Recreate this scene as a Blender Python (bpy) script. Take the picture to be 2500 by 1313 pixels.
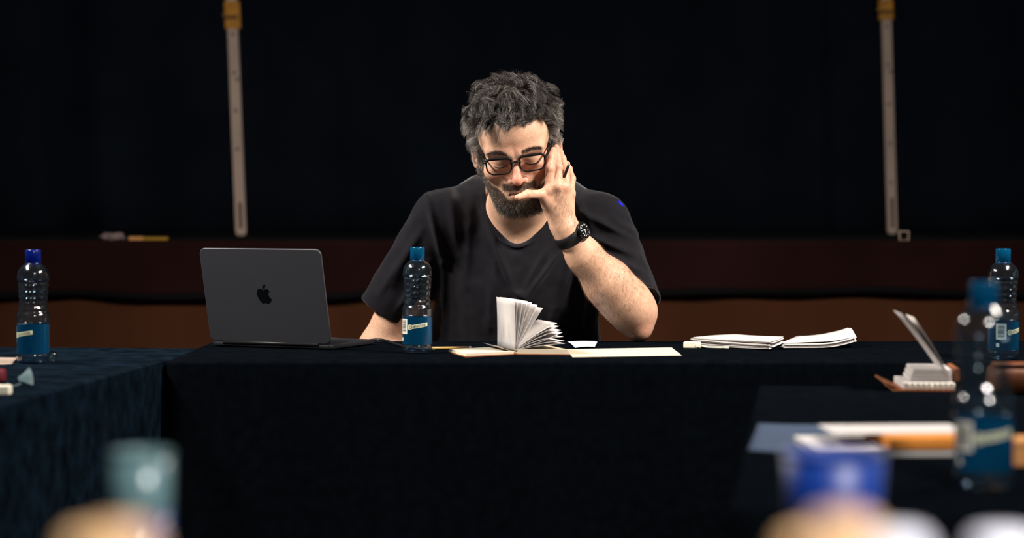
import bpy, bmesh, math, random
import numpy as np
from mathutils import Vector, Matrix

for _o in list(bpy.data.objects):
    bpy.data.objects.remove(_o, do_unlink=True)
C = bpy.context.scene.collection
SC = bpy.context.scene
random.seed(7); RNG = np.random.default_rng(11)

# ------------------------------------------------------------------ camera, world, lights, exposure
FPX, CAMZ, HORIZON = 4800.0, 1.025, 514.0
ZOOM = None
cam_d = bpy.data.cameras.new('camera'); cam = bpy.data.objects.new('camera', cam_d); C.objects.link(cam)
cam.location = (0, 0, CAMZ); cam.rotation_euler = (math.radians(90), 0, 0)
cam_d.sensor_width = 36; cam_d.sensor_fit = 'HORIZONTAL'
_cx, _cy, _s = ZOOM if ZOOM else (1250, 656.5, 1.0)
cam_d.lens = FPX / 2500 * 36 * _s
cam_d.shift_x = (_cx - 1250) / 2500 * _s
cam_d.shift_y = -(_cy - HORIZON) / 2500 * _s
cam_d.clip_start = 0.02; cam_d.clip_end = 60
cam_d.dof.use_dof = True; cam_d.dof.focus_distance = 4.06; cam_d.dof.aperture_fstop = 2.9 * _s
SC.camera = cam
SC.view_settings.view_transform = 'Standard'; SC.view_settings.look = 'None'
SC.view_settings.gamma = 1; SC.view_settings.use_curve_mapping = False
SC.view_settings.exposure = 0.0

w = bpy.data.worlds.new('dark_hall'); SC.world = w; w.use_nodes = True
w.node_tree.nodes['Background'].inputs[0].default_value = (0.45, 0.75, 1.0, 1)
w.node_tree.nodes['Background'].inputs[1].default_value = 0.06

def area(name, loc, target, size, power, color, spread=120, size_y=None):
    l = bpy.data.lights.new(name, 'AREA'); l.energy = power; l.color = color; l.size = size
    if size_y: l.shape = 'RECTANGLE'; l.size_y = size_y
    l.spread = math.radians(spread)
    o = bpy.data.objects.new(name, l); C.objects.link(o); o.location = loc
    o.rotation_euler = (Vector(target) - Vector(loc)).to_track_quat('-Z', 'Y').to_euler()
    return o
for k in range(3):      # two short rows of hall lamps, one on either side
    area('hall_lamp_key', (1.70, 2.50+.40*k, 2.60), (0.1, 4.05, 0.95), 0.22, 25, (1.0, 0.92, 0.84), 130)
    area('hall_lamp_side', (-1.80, 3.05+.42*k, 2.50), (-0.1, 4.15, 1.0), 0.22, 20, (1.0, 0.93, 0.86), 130)
area('near_fill_lamp', (0.95, -0.15, 2.6), (0.15, 1.15, 0.85), 0.30, 17, (1.0, 0.95, 0.9), 62)  # added fill behind the camera, brightens the things on the near table

# ------------------------------------------------------------------ helpers
def P(x, y, d):
    return np.array([(x - 1250) / FPX * d, d, CAMZ - (y - HORIZON) / FPX * d])
TZ = 0.745
def T(x, y, z=TZ):
    """photo pixel on a horizontal plane of height z"""
    d = (CAMZ - z) * FPX / (y - HORIZON)
    return np.array([(x - 1250) / FPX * d, d, z])

def lin(r, g, b):
    f = lambda c: (c / 255 / 12.92) if c / 255 <= 0.04045 else ((c / 255 + 0.055) / 1.055) ** 2.4
    return (f(r), f(g), f(b), 1)

MATS = {}
def mat(name, color, rough=0.6, spec=0.3, metal=0.0, noise=None, bump=None, attr=None, sheen=0.0, sss=0.0, emit=None, coat=0.0):
    m = bpy.data.materials.new(name); m.use_nodes = True; nt = m.node_tree; b = nt.nodes['Principled BSDF']
    b.inputs['Roughness'].default_value = rough
    b.inputs['Specular IOR Level'].default_value = spec
    b.inputs['Metallic'].default_value = metal
    b.inputs['Base Color'].default_value = color
    b.inputs['Sheen Weight'].default_value = sheen; b.inputs['Sheen Roughness'].default_value = 0.35
    b.inputs['Coat Weight'].default_value = coat
    if sss:
        b.inputs['Subsurface Weight'].default_value = sss
        b.inputs['Subsurface Radius'].default_value = (1.0, 0.35, 0.2)
        b.inputs['Subsurface Scale'].default_value = 0.004
    tc = nt.nodes.new('ShaderNodeTexCoord')
    src = None
    if attr:
        a = nt.nodes.new('ShaderNodeAttribute'); a.attribute_name = attr; src = a.outputs['Color']
    if noise:   # (scale, amount, detail, stretch)
        sc, amt, det = noise[:3]
        mp = nt.nodes.new('ShaderNodeMapping'); nt.links.new(tc.outputs['Object'], mp.inputs[0])
        if len(noise) > 3: mp.inputs['Scale'].default_value = noise[3]
        n = nt.nodes.new('ShaderNodeTexNoise'); n.inputs['Scale'].default_value = sc; n.inputs['Detail'].default_value = det
        nt.links.new(mp.outputs[0], n.inputs[0])
        r = nt.nodes.new('ShaderNodeMapRange'); r.inputs[1].default_value = 0.25; r.inputs[2].default_value = 0.75
        r.inputs[3].default_value = 1 - amt; r.inputs[4].default_value = 1 + amt
        nt.links.new(n.outputs[0], r.inputs[0])
        mx = nt.nodes.new('ShaderNodeMix'); mx.data_type = 'RGBA'; mx.blend_type = 'MULTIPLY'; mx.inputs[0].default_value = 1
        if src: nt.links.new(src, mx.inputs[6])
        else: mx.inputs[6].default_value = color
        nt.links.new(r.outputs[0], mx.inputs[7]); src = mx.outputs[2]
    if src: nt.links.new(src, b.inputs['Base Color'])
    if bump:    # (scale, strength, detail, distance, stretch)
        mp = nt.nodes.new('ShaderNodeMapping'); nt.links.new(tc.outputs['Object'], mp.inputs[0])
        if len(bump) > 4: mp.inputs['Scale'].default_value = bump[4]
        n = nt.nodes.new('ShaderNodeTexNoise'); n.inputs['Scale'].default_value = bump[0]; n.inputs['Detail'].default_value = bump[2]
        nt.links.new(mp.outputs[0], n.inputs[0])
        bp = nt.nodes.new('ShaderNodeBump'); bp.inputs['Strength'].default_value = bump[1]; bp.inputs['Distance'].default_value = bump[3]
        nt.links.new(n.outputs[0], bp.inputs['Height']); nt.links.new(bp.outputs[0], b.inputs['Normal'])
    if emit:
        b.inputs['Emission Color'].default_value = emit[0]; b.inputs['Emission Strength'].default_value = emit[1]
    MATS[name] = m
    return m

def schlick(nt, f0):
    lw = nt.nodes.new('ShaderNodeLayerWeight'); lw.inputs[0].default_value = 0.5
    pw = nt.nodes.new('ShaderNodeMath'); pw.operation = 'POWER'; pw.inputs[1].default_value = 4.0; nt.links.new(lw.outputs['Facing'], pw.inputs[0])
    ma = nt.nodes.new('ShaderNodeMath'); ma.operation = 'MULTIPLY_ADD'; ma.inputs[1].default_value = 1-f0; ma.inputs[2].default_value = f0; ma.use_clamp = True
    nt.links.new(pw.outputs[0], ma.inputs[0]); return ma
def clear(name, tint, edge, rough=0.05, refl=1.0, f0=0.06, haze=0.0):
    """thin clear plastic or glass wall: tinted see-through with a glossy skin"""
    m = bpy.data.materials.new(name); m.use_nodes = True; nt = m.node_tree; nt.nodes.clear()
    out = nt.nodes.new('ShaderNodeOutputMaterial')
    lw = nt.nodes.new('ShaderNodeLayerWeight'); lw.inputs[0].default_value = 0.35
    cr = nt.nodes.new('ShaderNodeMix'); cr.data_type = 'RGBA'; cr.inputs[6].default_value = tint; cr.inputs[7].default_value = edge
    nt.links.new(lw.outputs['Facing'], cr.inputs[0])
    tr = nt.nodes.new('ShaderNodeBsdfTransparent'); nt.links.new(cr.outputs[2], tr.inputs[0])
    gl = nt.nodes.new('ShaderNodeBsdfGlossy'); gl.inputs['Roughness'].default_value = rough; gl.inputs[0].default_value = (refl, refl, refl, 1)
    fr = schlick(nt, f0)
    mx = nt.nodes.new('ShaderNodeMixShader')
    nt.links.new(fr.outputs[0], mx.inputs[0]); nt.links.new(tr.outputs[0], mx.inputs[1]); nt.links.new(gl.outputs[0], mx.inputs[2])
    hz = nt.nodes.new('ShaderNodeBsdfDiffuse'); hz.inputs[0].default_value = (.6, .64, .66, 1)
    m4 = nt.nodes.new('ShaderNodeMixShader'); m4.inputs[0].default_value = haze
    nt.links.new(mx.outputs[0], m4.inputs[1]); nt.links.new(hz.outputs[0], m4.inputs[2])
    nt.links.new(m4.outputs[0], out.inputs[0]); MATS[name] = m
    return m

def film(name, color, transl=0.5, rough=0.25, see=0.0):
    """printed plastic film or coloured plastic: diffuse + translucent + gloss, partly see-through"""
    m = bpy.data.materials.new(name); m.use_nodes = True; nt = m.node_tree; nt.nodes.clear()
    out = nt.nodes.new('ShaderNodeOutputMaterial')
    d = nt.nodes.new('ShaderNodeBsdfDiffuse'); d.inputs[0].default_value = color
    t = nt.nodes.new('ShaderNodeBsdfTranslucent'); t.inputs[0].default_value = color
    g = nt.nodes.new('ShaderNodeBsdfGlossy'); g.inputs['Roughness'].default_value = rough
    tr = nt.nodes.new('ShaderNodeBsdfTransparent'); tr.inputs[0].default_value = color
    m1 = nt.nodes.new('ShaderNodeMixShader'); m1.inputs[0].default_value = transl
    nt.links.new(d.outputs[0], m1.inputs[1]); nt.links.new(t.outputs[0], m1.inputs[2])
    m3 = nt.nodes.new('ShaderNodeMixShader'); m3.inputs[0].default_value = see
    nt.links.new(m1.outputs[0], m3.inputs[1]); nt.links.new(tr.outputs[0], m3.inputs[2])
    fr = schlick(nt, 0.04)
    m2 = nt.nodes.new('ShaderNodeMixShader')
    nt.links.new(fr.outputs[0], m2.inputs[0]); nt.links.new(m3.outputs[0], m2.inputs[1]); nt.links.new(g.outputs[0], m2.inputs[2])
    nt.links.new(m2.outputs[0], out.inputs[0]); MATS[name] = m
    return m

def fast_mesh(name, V, Q, smooth=True):
    """mesh from numpy arrays: Q (n,4) quads or (n,3) triangles"""
    V = np.asarray(V, np.float32); Q = np.asarray(Q, np.int32); k = Q.shape[1]
    me = bpy.data.meshes.new(name)
    me.vertices.add(len(V)); me.vertices.foreach_set('co', V.ravel())
    me.loops.add(Q.size); me.loops.foreach_set('vertex_index', Q.ravel())
    me.polygons.add(len(Q)); me.polygons.foreach_set('loop_start', np.arange(0, Q.size, k, dtype=np.int32))
    me.polygons.foreach_set('loop_total', np.full(len(Q), k, np.int32))
    me.update(calc_edges=True); me.validate()
    if smooth: me.polygons.foreach_set('use_smooth', np.ones(len(me.polygons), bool))
    return me

def vcol(me, cols, name='Col'):
    a = me.color_attributes.new(name, 'FLOAT_COLOR', 'POINT')
    c = np.ones((len(me.vertices), 4), np.float32); c[:, :3] = cols
    a.data.foreach_set('color', c.ravel())

def link(name, me, m, parent=None, loc=(0, 0, 0), rot=(0, 0, 0)):
    o = bpy.data.objects.new(name, me); C.objects.link(o)
    if m and me is not None:
        me.materials.clear(); me.materials.append(m)
    if parent: o.parent = parent
    o.location = loc; o.rotation_euler = rot
    return o
def pyd(name, V, F, m, parent=None, smooth=False, loc=(0, 0, 0), rot=(0, 0, 0)):
    me = bpy.data.meshes.new(name); me.from_pydata([tuple(map(float, v)) for v in V], [], [tuple(int(i) for i in f) for f in F]); me.update()
    if smooth: me.polygons.foreach_set('use_smooth', np.ones(len(me.polygons), bool))
    return link(name, me, m, parent, loc, rot)
def bmo(name, bm, m, parent=None, smooth=False, loc=(0, 0, 0), rot=(0, 0, 0)):
    bmesh.ops.recalc_face_normals(bm, faces=bm.faces)
    me = bpy.data.meshes.new(name); bm.to_mesh(me); bm.free()
    if smooth: me.polygons.foreach_set('use_smooth', np.ones(len(me.polygons), bool))
    return link(name, me, m, parent, loc, rot)
def thing(name, label, cat, loc=(0, 0, 0), rotz=0, group=None):
    o = bpy.data.objects.new(name, None); C.objects.link(o); o.location = tuple(map(float, loc)); o.rotation_euler = (0, 0, rotz)
    o.empty_display_size = 0.05
    return tag(o, label, cat, group)
def tag(o, label, cat, group=None):
    o['label'] = label; o['category'] = cat
    if group: o['group'] = group
    return o
def struct(o, label=None):
    o['kind'] = 'structure'
    if label: o['label'] = label
    return o
def dup(root, loc, rotz, label, tilt=None):
    r = root.copy(); C.objects.link(r); r.location = tuple(map(float, loc)); r.rotation_euler = (0, 0, rotz); r['label'] = label
    for ch in list(root.children):
        c = ch.copy(); C.objects.link(c); c.parent = r
        for g in ch.children:
            d = g.copy(); C.objects.link(d); d.parent = c
    return r

def box_bm(sx, sy, sz, c=(0, 0, 0), bev=0.0, seg=2):
    bm = bmesh.new(); bmesh.ops.create_cube(bm, size=1)
    for v in bm.verts: v.co = Vector((v.co.x * sx + c[0], v.co.y * sy + c[1], v.co.z * sz + c[2]))
    if bev: bmesh.ops.bevel(bm, geom=bm.edges[:], offset=bev, segments=seg, affect='EDGES', profile=0.5)
    return bm
def rbox_bm(sx, sy, sz, rad, c=(0, 0, 0), bev=0.001, seg=6):
    """slab in xy with rounded vertical corners, thickness sz"""
    pts = []
    for (cx, cy, a0) in ((sx/2-rad, sy/2-rad, 0), (-sx/2+rad, sy/2-rad, 90), (-sx/2+rad, -sy/2+rad, 180), (sx/2-rad, -sy/2+rad, 270)):
        for k in range(seg + 1):
            a = math.radians(a0 + 90 * k / seg); pts.append((cx + rad * math.cos(a), cy + rad * math.sin(a)))
    return prism_bm(pts, sz, c, bev)
def prism_bm(pts, sz, c=(0, 0, 0), bev=0.0):
    bm = bmesh.new()
    vs = [bm.verts.new((x + c[0], y + c[1], c[2] - sz / 2)) for x, y in pts]
    f = bm.faces.new(vs)
    r = bmesh.ops.extrude_face_region(bm, geom=[f])
    for g in r['geom']:
        if isinstance(g, bmesh.types.BMVert): g.co.z += sz
    if bev:
        es = [e for e in bm.edges if abs(e.verts[0].co.z - e.verts[1].co.z) < 1e-7]
        bmesh.ops.bevel(bm, geom=es, offset=bev, segments=2, affect='EDGES', profile=0.5)
    return bm
def lathe_arrays(prof, seg=48, mod=None):
    prof = np.array(prof, float); n = len(prof); th = np.linspace(0, 2*np.pi, seg, endpoint=False)
    r = prof[:, 0][:, None] * np.ones(seg); z = prof[:, 1][:, None] * np.ones(seg)
    if mod: r = mod(r, z, th[None, :])
    V = np.stack([r*np.cos(th), r*np.sin(th), z], -1).reshape(-1, 3)
    i = np.arange(n-1)[:, None]; j = np.arange(seg)[None, :]; j2 = (j+1) % seg
    Q = np.stack([i*seg+j, i*seg+j2, (i+1)*seg+j2, (i+1)*seg+j], -1).reshape(-1, 4)
    return V, Q
def smooth_prof(prof, n=4):
    """Catmull-Rom resample of a profile"""
    p = [np.array(q, float) for q in prof]; p = [2*p[0]-p[1]] + p + [2*p[-1]-p[-2]]; out = []
    for k in range(1, len(p)-2):
        for t in np.linspace(0, 1, n, endpoint=False):
            a, b, c, d = p[k-1:k+3]
            out.append(0.5*((2*b)+(-a+c)*t+(2*a-5*b+4*c-d)*t*t+(-a+3*b-3*c+d)*t**3))
    out.append(p[-2]); return np.array(out)
def tube_arrays(path, rad, seg=8, closed=False, flat=1.0, up=(0, 0, 1)):
    path = np.array(path, float); n = len(path); rad = np.broadcast_to(np.array(rad, float), (n,))
    t = np.gradient(path, axis=0) if not closed else np.roll(path, -1, 0) - np.roll(path, 1, 0)
    t /= np.linalg.norm(t, axis=1, keepdims=True) + 1e-12
    u = np.cross(t, np.array(up, float)); ln = np.linalg.norm(u, axis=1)
    u[ln < 1e-4] = (1, 0, 0); u /= np.linalg.norm(u, axis=1, keepdims=True); v = np.cross(u, t)
    a = np.linspace(0, 2*np.pi, seg, endpoint=False)
    V = path[:, None] + rad[:, None, None]*(u[:, None]*np.cos(a)[None, :, None] + flat*v[:, None]*np.sin(a)[None, :, None])
    V = V.reshape(-1, 3); F = []
    m = n if closed else n-1
    for i in range(m):
        i2 = (i+1) % n
        for j in range(seg):
            j2 = (j+1) % seg; F.append((i*seg+j, i*seg+j2, i2*seg+j2, i2*seg+j))
    if not closed:
        F.append(tuple(range(seg))[::-1]); F.append(tuple((n-1)*seg+j for j in range(seg)))
    return V, F
def tube(name, path, rad, m, parent=None, seg=8, closed=False, flat=1.0, up=(0, 0, 1)):
    V, F = tube_arrays(path, rad, seg, closed, flat, up)
    return pyd(name, V, F, m, parent, True)
def vnoise(p, scale, seed=0):
    """smooth value noise, p (N,3) -> (N,) in -1..1"""
    q = p*scale + seed*17.31; i = np.floor(q).astype(np.int64); f = q-i; f = f*f*(3-2*f); r = 0
    for dx in (0, 1):
        for dy in (0, 1):
            for dz in (0, 1):
                h = (i[:, 0]+dx)*374761393 + (i[:, 1]+dy)*668265263 + (i[:, 2]+dz)*2147483647
                h = ((h ^ (h >> 13))*1274126177) & 0x7fffffff
                h = (h ^ (h >> 16)) & 0xffff
                wgt = (f[:, 0] if dx else 1-f[:, 0])*(f[:, 1] if dy else 1-f[:, 1])*(f[:, 2] if dz else 1-f[:, 2])
                r = r + wgt*(h/32767.5-1)
    return r

# ------------------------------------------------------------------ implicit surfaces
def ell(p, c, r):
    q = p - np.asarray(c, np.float32); r = np.asarray(r, np.float32)
    k0 = np.sqrt(((q/r)**2).sum(1)); k1 = np.sqrt(((q/(r*r))**2).sum(1)) + 1e-9
    return k0*(k0-1)/k1
def cap(p, a, b, ra, rb):
    a = np.asarray(a, np.float32); b = np.asarray(b, np.float32); ab = b-a; q = p-a
    t = np.clip(q@ab/(ab@ab), 0, 1)
    return np.sqrt(((q-t[:, None]*ab)**2).sum(1)) - (ra+(rb-ra)*t)
def sph(p, c, r): return np.sqrt(((p-np.asarray(c, np.float32))**2).sum(1)) - r
def smin(a, b, k):
    h = np.maximum(k-np.abs(a-b), 0)/k; return np.minimum(a, b)-h*h*k*0.25
def smax(a, b, k): return -smin(-a, -b, k)
def segd(p, a, b):
    a = np.asarray(a, np.float32); b = np.asarray(b, np.float32); ab = b-a; q = p-a
    t = np.clip(q@ab/(ab@ab), 0, 1); return np.sqrt(((q-t[:, None]*ab)**2).sum(1)), t

def mesh_sdf(f, lo, hi, h, B=12, lip=1.5):
    """sparse surface nets: returns vertices and quads"""
    lo = np.array(lo, np.float64); hi = np.array(hi, np.float64); S = h*B
    nb = np.ceil((hi-lo)/S).astype(int); N = nb*B
    g = np.stack(np.meshgrid(*[np.arange(k) for k in nb], indexing='ij'), -1).reshape(-1, 3)
    fc = f(((g+0.5)*S+lo).astype(np.float32))
    keep = g[np.abs(fc) < S*0.87*lip+0.002]
    ax = np.arange(B+1); off = np.stack(np.meshgrid(ax, ax, ax, indexing='ij'), -1).reshape(-1, 3)
    Vs, IDs, Es = [], [], []
    corner = np.array([(i, j, k) for i in (0, 1) for j in (0, 1) for k in (0, 1)])
    edges = [(a, b) for a in range(8) for b in range(a+1, 8) if abs(corner[a]-corner[b]).sum() == 1]
    gid = lambda c: (c[:, 0]*(N[1]+2)+c[:, 1])*(N[2]+2)+c[:, 2]
    for s in range(0, len(keep), 48):
        kb = keep[s:s+48]; n = len(kb)
        idx = kb[:, None]*B+off[None]
        val = f((idx.reshape(-1, 3)*h+lo).astype(np.float32)).reshape(n, B+1, B+1, B+1)
        sg = val < 0
        cnt = sum(sg[:, i:B+i, j:B+j, k:B+k].astype(np.int8) for i, j, k in corner)
        act = np.argwhere((cnt > 0) & (cnt < 8))
        if len(act):
            cv = np.stack([val[act[:, 0], act[:, 1]+c[0], act[:, 2]+c[1], act[:, 3]+c[2]] for c in corner], 1)
            acc = np.zeros((len(act), 3)); num = np.zeros(len(act))
            for a, b in edges:
                cr = (cv[:, a] < 0) != (cv[:, b] < 0)
                t = np.where(cr, cv[:, a]/np.where(cr, cv[:, a]-cv[:, b], 1), 0)
                acc += np.where(cr[:, None], corner[a]+t[:, None]*(corner[b]-corner[a]), 0); num += cr
            cell = kb[act[:, 0]]*B+act[:, 1:]
            Vs.append((cell+acc/num[:, None])*h+lo); IDs.append(gid(cell))
        for axis in range(3):
            sl0 = [slice(None)]+[slice(0, B)]*3; sl1 = list(sl0); sl1[axis+1] = slice(1, B+1)
            e = np.argwhere(sg[tuple(sl0)] != sg[tuple(sl1)])
            if len(e):
                cell = kb[e[:, 0]]*B+e[:, 1:]; ins = sg[e[:, 0], e[:, 1], e[:, 2], e[:, 3]]
                a1, a2 = (axis+1) % 3, (axis+2) % 3
                d1 = np.zeros(3, int); d1[a1] = 1; d2 = np.zeros(3, int); d2[a2] = 1
                q = np.stack([gid(cell-d1-d2), gid(cell-d2), gid(cell), gid(cell-d1)], 1)
                ok = (cell[:, a1] > 0) & (cell[:, a2] > 0)
                q[~ins] = q[~ins][:, ::-1]; Es.append(q[ok])
    V = np.concatenate(Vs); ID = np.concatenate(IDs); Q = np.concatenate(Es)
    o = np.argsort(ID); ID = ID[o]; V = V[o]
    pos = np.clip(np.searchsorted(ID, Q), 0, len(ID)-1)
    good = (ID[pos] == Q).all(1)
    return V, pos[good]
def grad(f, p, e=0.0015):
    p = p.astype(np.float32); g = np.stack([f(p+np.eye(3, dtype=np.float32)[k]*e)-f(p-np.eye(3, dtype=np.float32)[k]*e) for k in range(3)], 1)
    return g/(np.linalg.norm(g, axis=1, keepdims=True)+1e-9)

def strands(paths, r0, cols, sides=3, taper=0.35):
    """paths (N,K,3), r0 (N,), cols (N,3) -> one mesh of thin tapering hairs"""
    N, K, _ = paths.shape
    t = np.gradient(paths, axis=1); t /= np.linalg.norm(t, axis=2, keepdims=True)+1e-9
    ref = np.where(np.abs(t[..., 2:3]) > 0.9, np.array([1., 0, 0]), np.array([0, 0, 1.]))
    u = np.cross(t, ref); u /= np.linalg.norm(u, axis=2, keepdims=True)+1e-9; v = np.cross(u, t)
    tp = np.linspace(1, taper, K)
    a = np.arange(sides)*2*np.pi/sides
    V = paths[:, :, None]+(r0[:, None]*tp)[:, :, None, None]*(u[:, :, None]*np.cos(a)[:, None]+v[:, :, None]*np.sin(a)[:, None])
    base = (np.arange(N)*K*sides)[:, None, None]; i = np.arange(K-1)[None, :, None]; j = np.arange(sides)[None, None, :]; j2 = (j+1) % sides
    Q = np.stack([base+i*sides+j, base+i*sides+j2, base+(i+1)*sides+j2, base+(i+1)*sides+j], -1).reshape(-1, 4)
    col = np.repeat(cols, K*sides, axis=0)
    return V.reshape(-1, 3), Q, col

# ------------------------------------------------------------------ materials
mat('black_drape', lin(32, 38, 47), 0.95, 0.05, noise=(3, 0.25, 4))
mat('floor_paint', lin(20, 19, 19), 0.75, 0.2, noise=(4, 0.3, 5))
mat('stage_deck', lin(17, 17, 18), 0.85, 0.1, noise=(6, 0.25, 4))
mat('red_valance', lin(31, 14, 13), 0.9, 0.05, noise=(2.2, 0.35, 5), bump=(60, 0.3, 4, 0.002))
mat('brown_skirt', lin(69, 39, 24), 0.9, 0.05, noise=(2.0, 0.3, 5, (1, 1, 0.35)), bump=(90, 0.35, 4, 0.002))
mat('seam_tape', lin(14, 13, 14), 0.9, 0.05)
mat('black_cloth', lin(7, 10, 14), 0.9, 0.0, noise=(45, 0.30, 5), bump=(500, 0.25, 3, 0.0006), sheen=0.0)
mat('grey_cloth', lin(8, 17, 25), 0.95, 0.0, noise=(26, 0.75, 6), bump=(300, 0.3, 3, 0.0008), sheen=0.01)
mat('table_board', lin(70, 62, 52), 0.6, 0.3, noise=(8, 0.2, 4, (1, 6, 1)))
mat('dark_steel', lin(40, 40, 42), 0.4, 0.5, 0.8)
mat('pole_metal', lin(214, 184, 165), 0.55, 0.4, 0.0, noise=(14, 0.15, 4, (1, 1, .25)))
mat('yellow_clamp', lin(222, 150, 40), 0.5, 0.4, noise=(30, 0.25, 4))
mat('dark_hole', lin(18, 15, 13), 0.9, 0.05)

# ------------------------------------------------------------------ setting
def grid(nx, ny, fn):
    V = [fn(i/(nx-1), j/(ny-1)) for j in range(ny) for i in range(nx)]
    F = [(j*nx+i, j*nx+i+1, (j+1)*nx+i+1, (j+1)*nx+i) for j in range(ny-1) for i in range(nx-1)]
    return V, F
def solid(o, t, offset=0):
    s = o.modifiers.new('thick', 'SOLIDIFY'); s.thickness = t; s.offset = offset; return o

struct(bmo('floor', box_bm(12, 15, 0.1, (0, 5.5, -0.05)), MATS['floor_paint']), 'dark bare hall floor')
STAGE_Y, STAGE_Z = 6.9, 0.919
struct(bmo('stage_platform', box_bm(12, 4.0, 0.06, (0, STAGE_Y+2.0, STAGE_Z-0.03), 0.004), MATS['stage_deck']), 'black stage deck behind the man')
V, F = grid(260, 14, lambda u, v: ((u-.5)*12, 10.6+0.03*math.sin(u*150+1.2*math.sin(u*23)), 0.9+v*3.6))
solid(struct(pyd('wall_back', V, F, MATS['black_drape'], smooth=True), 'black drape hanging across the back of the stage'), 0.01)
def wav(x): return 0.010*math.sin(x*1.7+0.6)+0.006*math.sin(x*4.3+2)+0.004*math.sin(x*11)
V, F = grid(200, 10, lambda u, v: ((u-.5)*12, STAGE_Y-0.012+0.01*math.sin(u*90+math.sin(u*31))*(1-v), (STAGE_Z+0.002)*v+(1-v)*(0.735+wav((u-.5)*12))))
solid(struct(pyd('stage_valance', V, F, MATS['red_valance'], smooth=True), 'dark red cloth strip along the stage front'), 0.006)
V, F = grid(200, 3, lambda u, v: ((u-.5)*12, STAGE_Y-0.022+0.01*math.sin(u*90+math.sin(u*31))*(1-v), 0.735+wav((u-.5)*12)+(v-.5)*0.022))
solid(struct(pyd('trim_1', V, F, MATS['seam_tape'], smooth=True), 'black lower hem of the dark red strip'), 0.008)
V, F = grid(300, 10, lambda u, v: ((u-.5)*12, STAGE_Y+0.02+0.012*math.sin(u*260+2*math.sin(u*37))*(1-.6*v), v*0.88))
solid(struct(pyd('stage_skirt', V, F, MATS['brown_skirt'], smooth=True), 'rust brown cloth skirt under the stage'), 0.005)

# perforated upright poles standing on the stage
def make_pole(name, label, x0, ybase, xtop, ytop, d, ycl0, ycl1, holes, slot):
    b = P(x0, ybase, d); b[2] = STAGE_Z
    s = FPX/d
    root = thing(name, label, 'pole', b, 0, 'perforated poles on the stage')
    lean = math.atan((x0-xtop)/(ybase-ytop))
    H = 2.0
    def at(y): return (ybase-y)/s
    def L(z): return (-z*math.tan(lean), 0, z)
    wd, th = 0.043, 0.022
    V = []; F = []
    prof = [(0.0, 0.012, .006), (0.006, 0.019, .009), (0.016, wd/2, th/2), (H, wd/2, th/2)]
    for z, a, c in prof:
        x = L(z)[0]
        V += [(x-a, -c, z), (x+a, -c, z), (x+a, c, z), (x-a, c, z)]
    for k in range(len(prof)-1):
        for j in range(4): F.append((k*4+j, k*4+(j+1) % 4, (k+1)*4+(j+1) % 4, (k+1)*4+j))
    F += [(3, 2, 1, 0), tuple(range(len(V)-4, len(V)))]
    pyd('upright', V, F, MATS['pole_metal'], root)
    bm = box_bm(wd*1.25, th*1.6, at(ycl0)-at(ycl1), (0, 0, 0), 0.004)
    zc = (at(ycl0)+at(ycl1))/2
    cl = bmo('clamp', bm, MATS['yellow_clamp'], root, loc=L(zc), rot=(0, -lean, 0)); cl['label'] = 'yellow clamp'
    bmo('strap', box_bm(wd*1.4, th*1.9, 0.012, (0, 0, 0), 0.002), MATS['dark_steel'], cl, loc=(-0.004, 0, -0.01))
    bmo('lever', box_bm(0.02, 0.012, 0.012, (0, 0, 0), 0.002), MATS['yellow_clamp'], cl, loc=(-wd*0.68, -.004, 0.0))
    for hx, hy in holes:
        z = at(hy); bm = bmesh.new(); bmesh.ops.create_cone(bm, cap_ends=True, segments=12, radius1=0.0062, radius2=0.0062, depth=0.004, matrix=Matrix.Rotation(math.pi/2, 4, 'X'))
        bmo('hole', bm, MATS['dark_hole'], root, loc=(L(z)[0]+hx, -th/2, z))
    z0, z1 = at(slot[1]), at(slot[0])
    bmo('slot', box_bm(0.011, 0.004, z1-z0, (0, 0, 0), 0.001), MATS['dark_hole'], root, loc=(L((z0+z1)/2)[0]+.002, -th/2, (z0+z1)/2), rot=(0, -lean, 0))
    return root
make_pole('perforated_pole', 'tall pale perforated pole with yellow clamp, standing behind the laptop', 589, 577, 568, 60, 8.35, 70, 8,
          [(0, 86), (0, 180), (0.012, 196), (0, 272), (0, 366)], (496, 560))
make_pole('perforated_pole', 'tall pale perforated pole with yellow clamp, standing behind the paper pile', 2178, 569, 2164, 60, 8.9, 44, 0,
          [(0, 62), (0, 157), (0.012, 173), (0, 252), (0, 348), (0, 443)], (480, 555))

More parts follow.
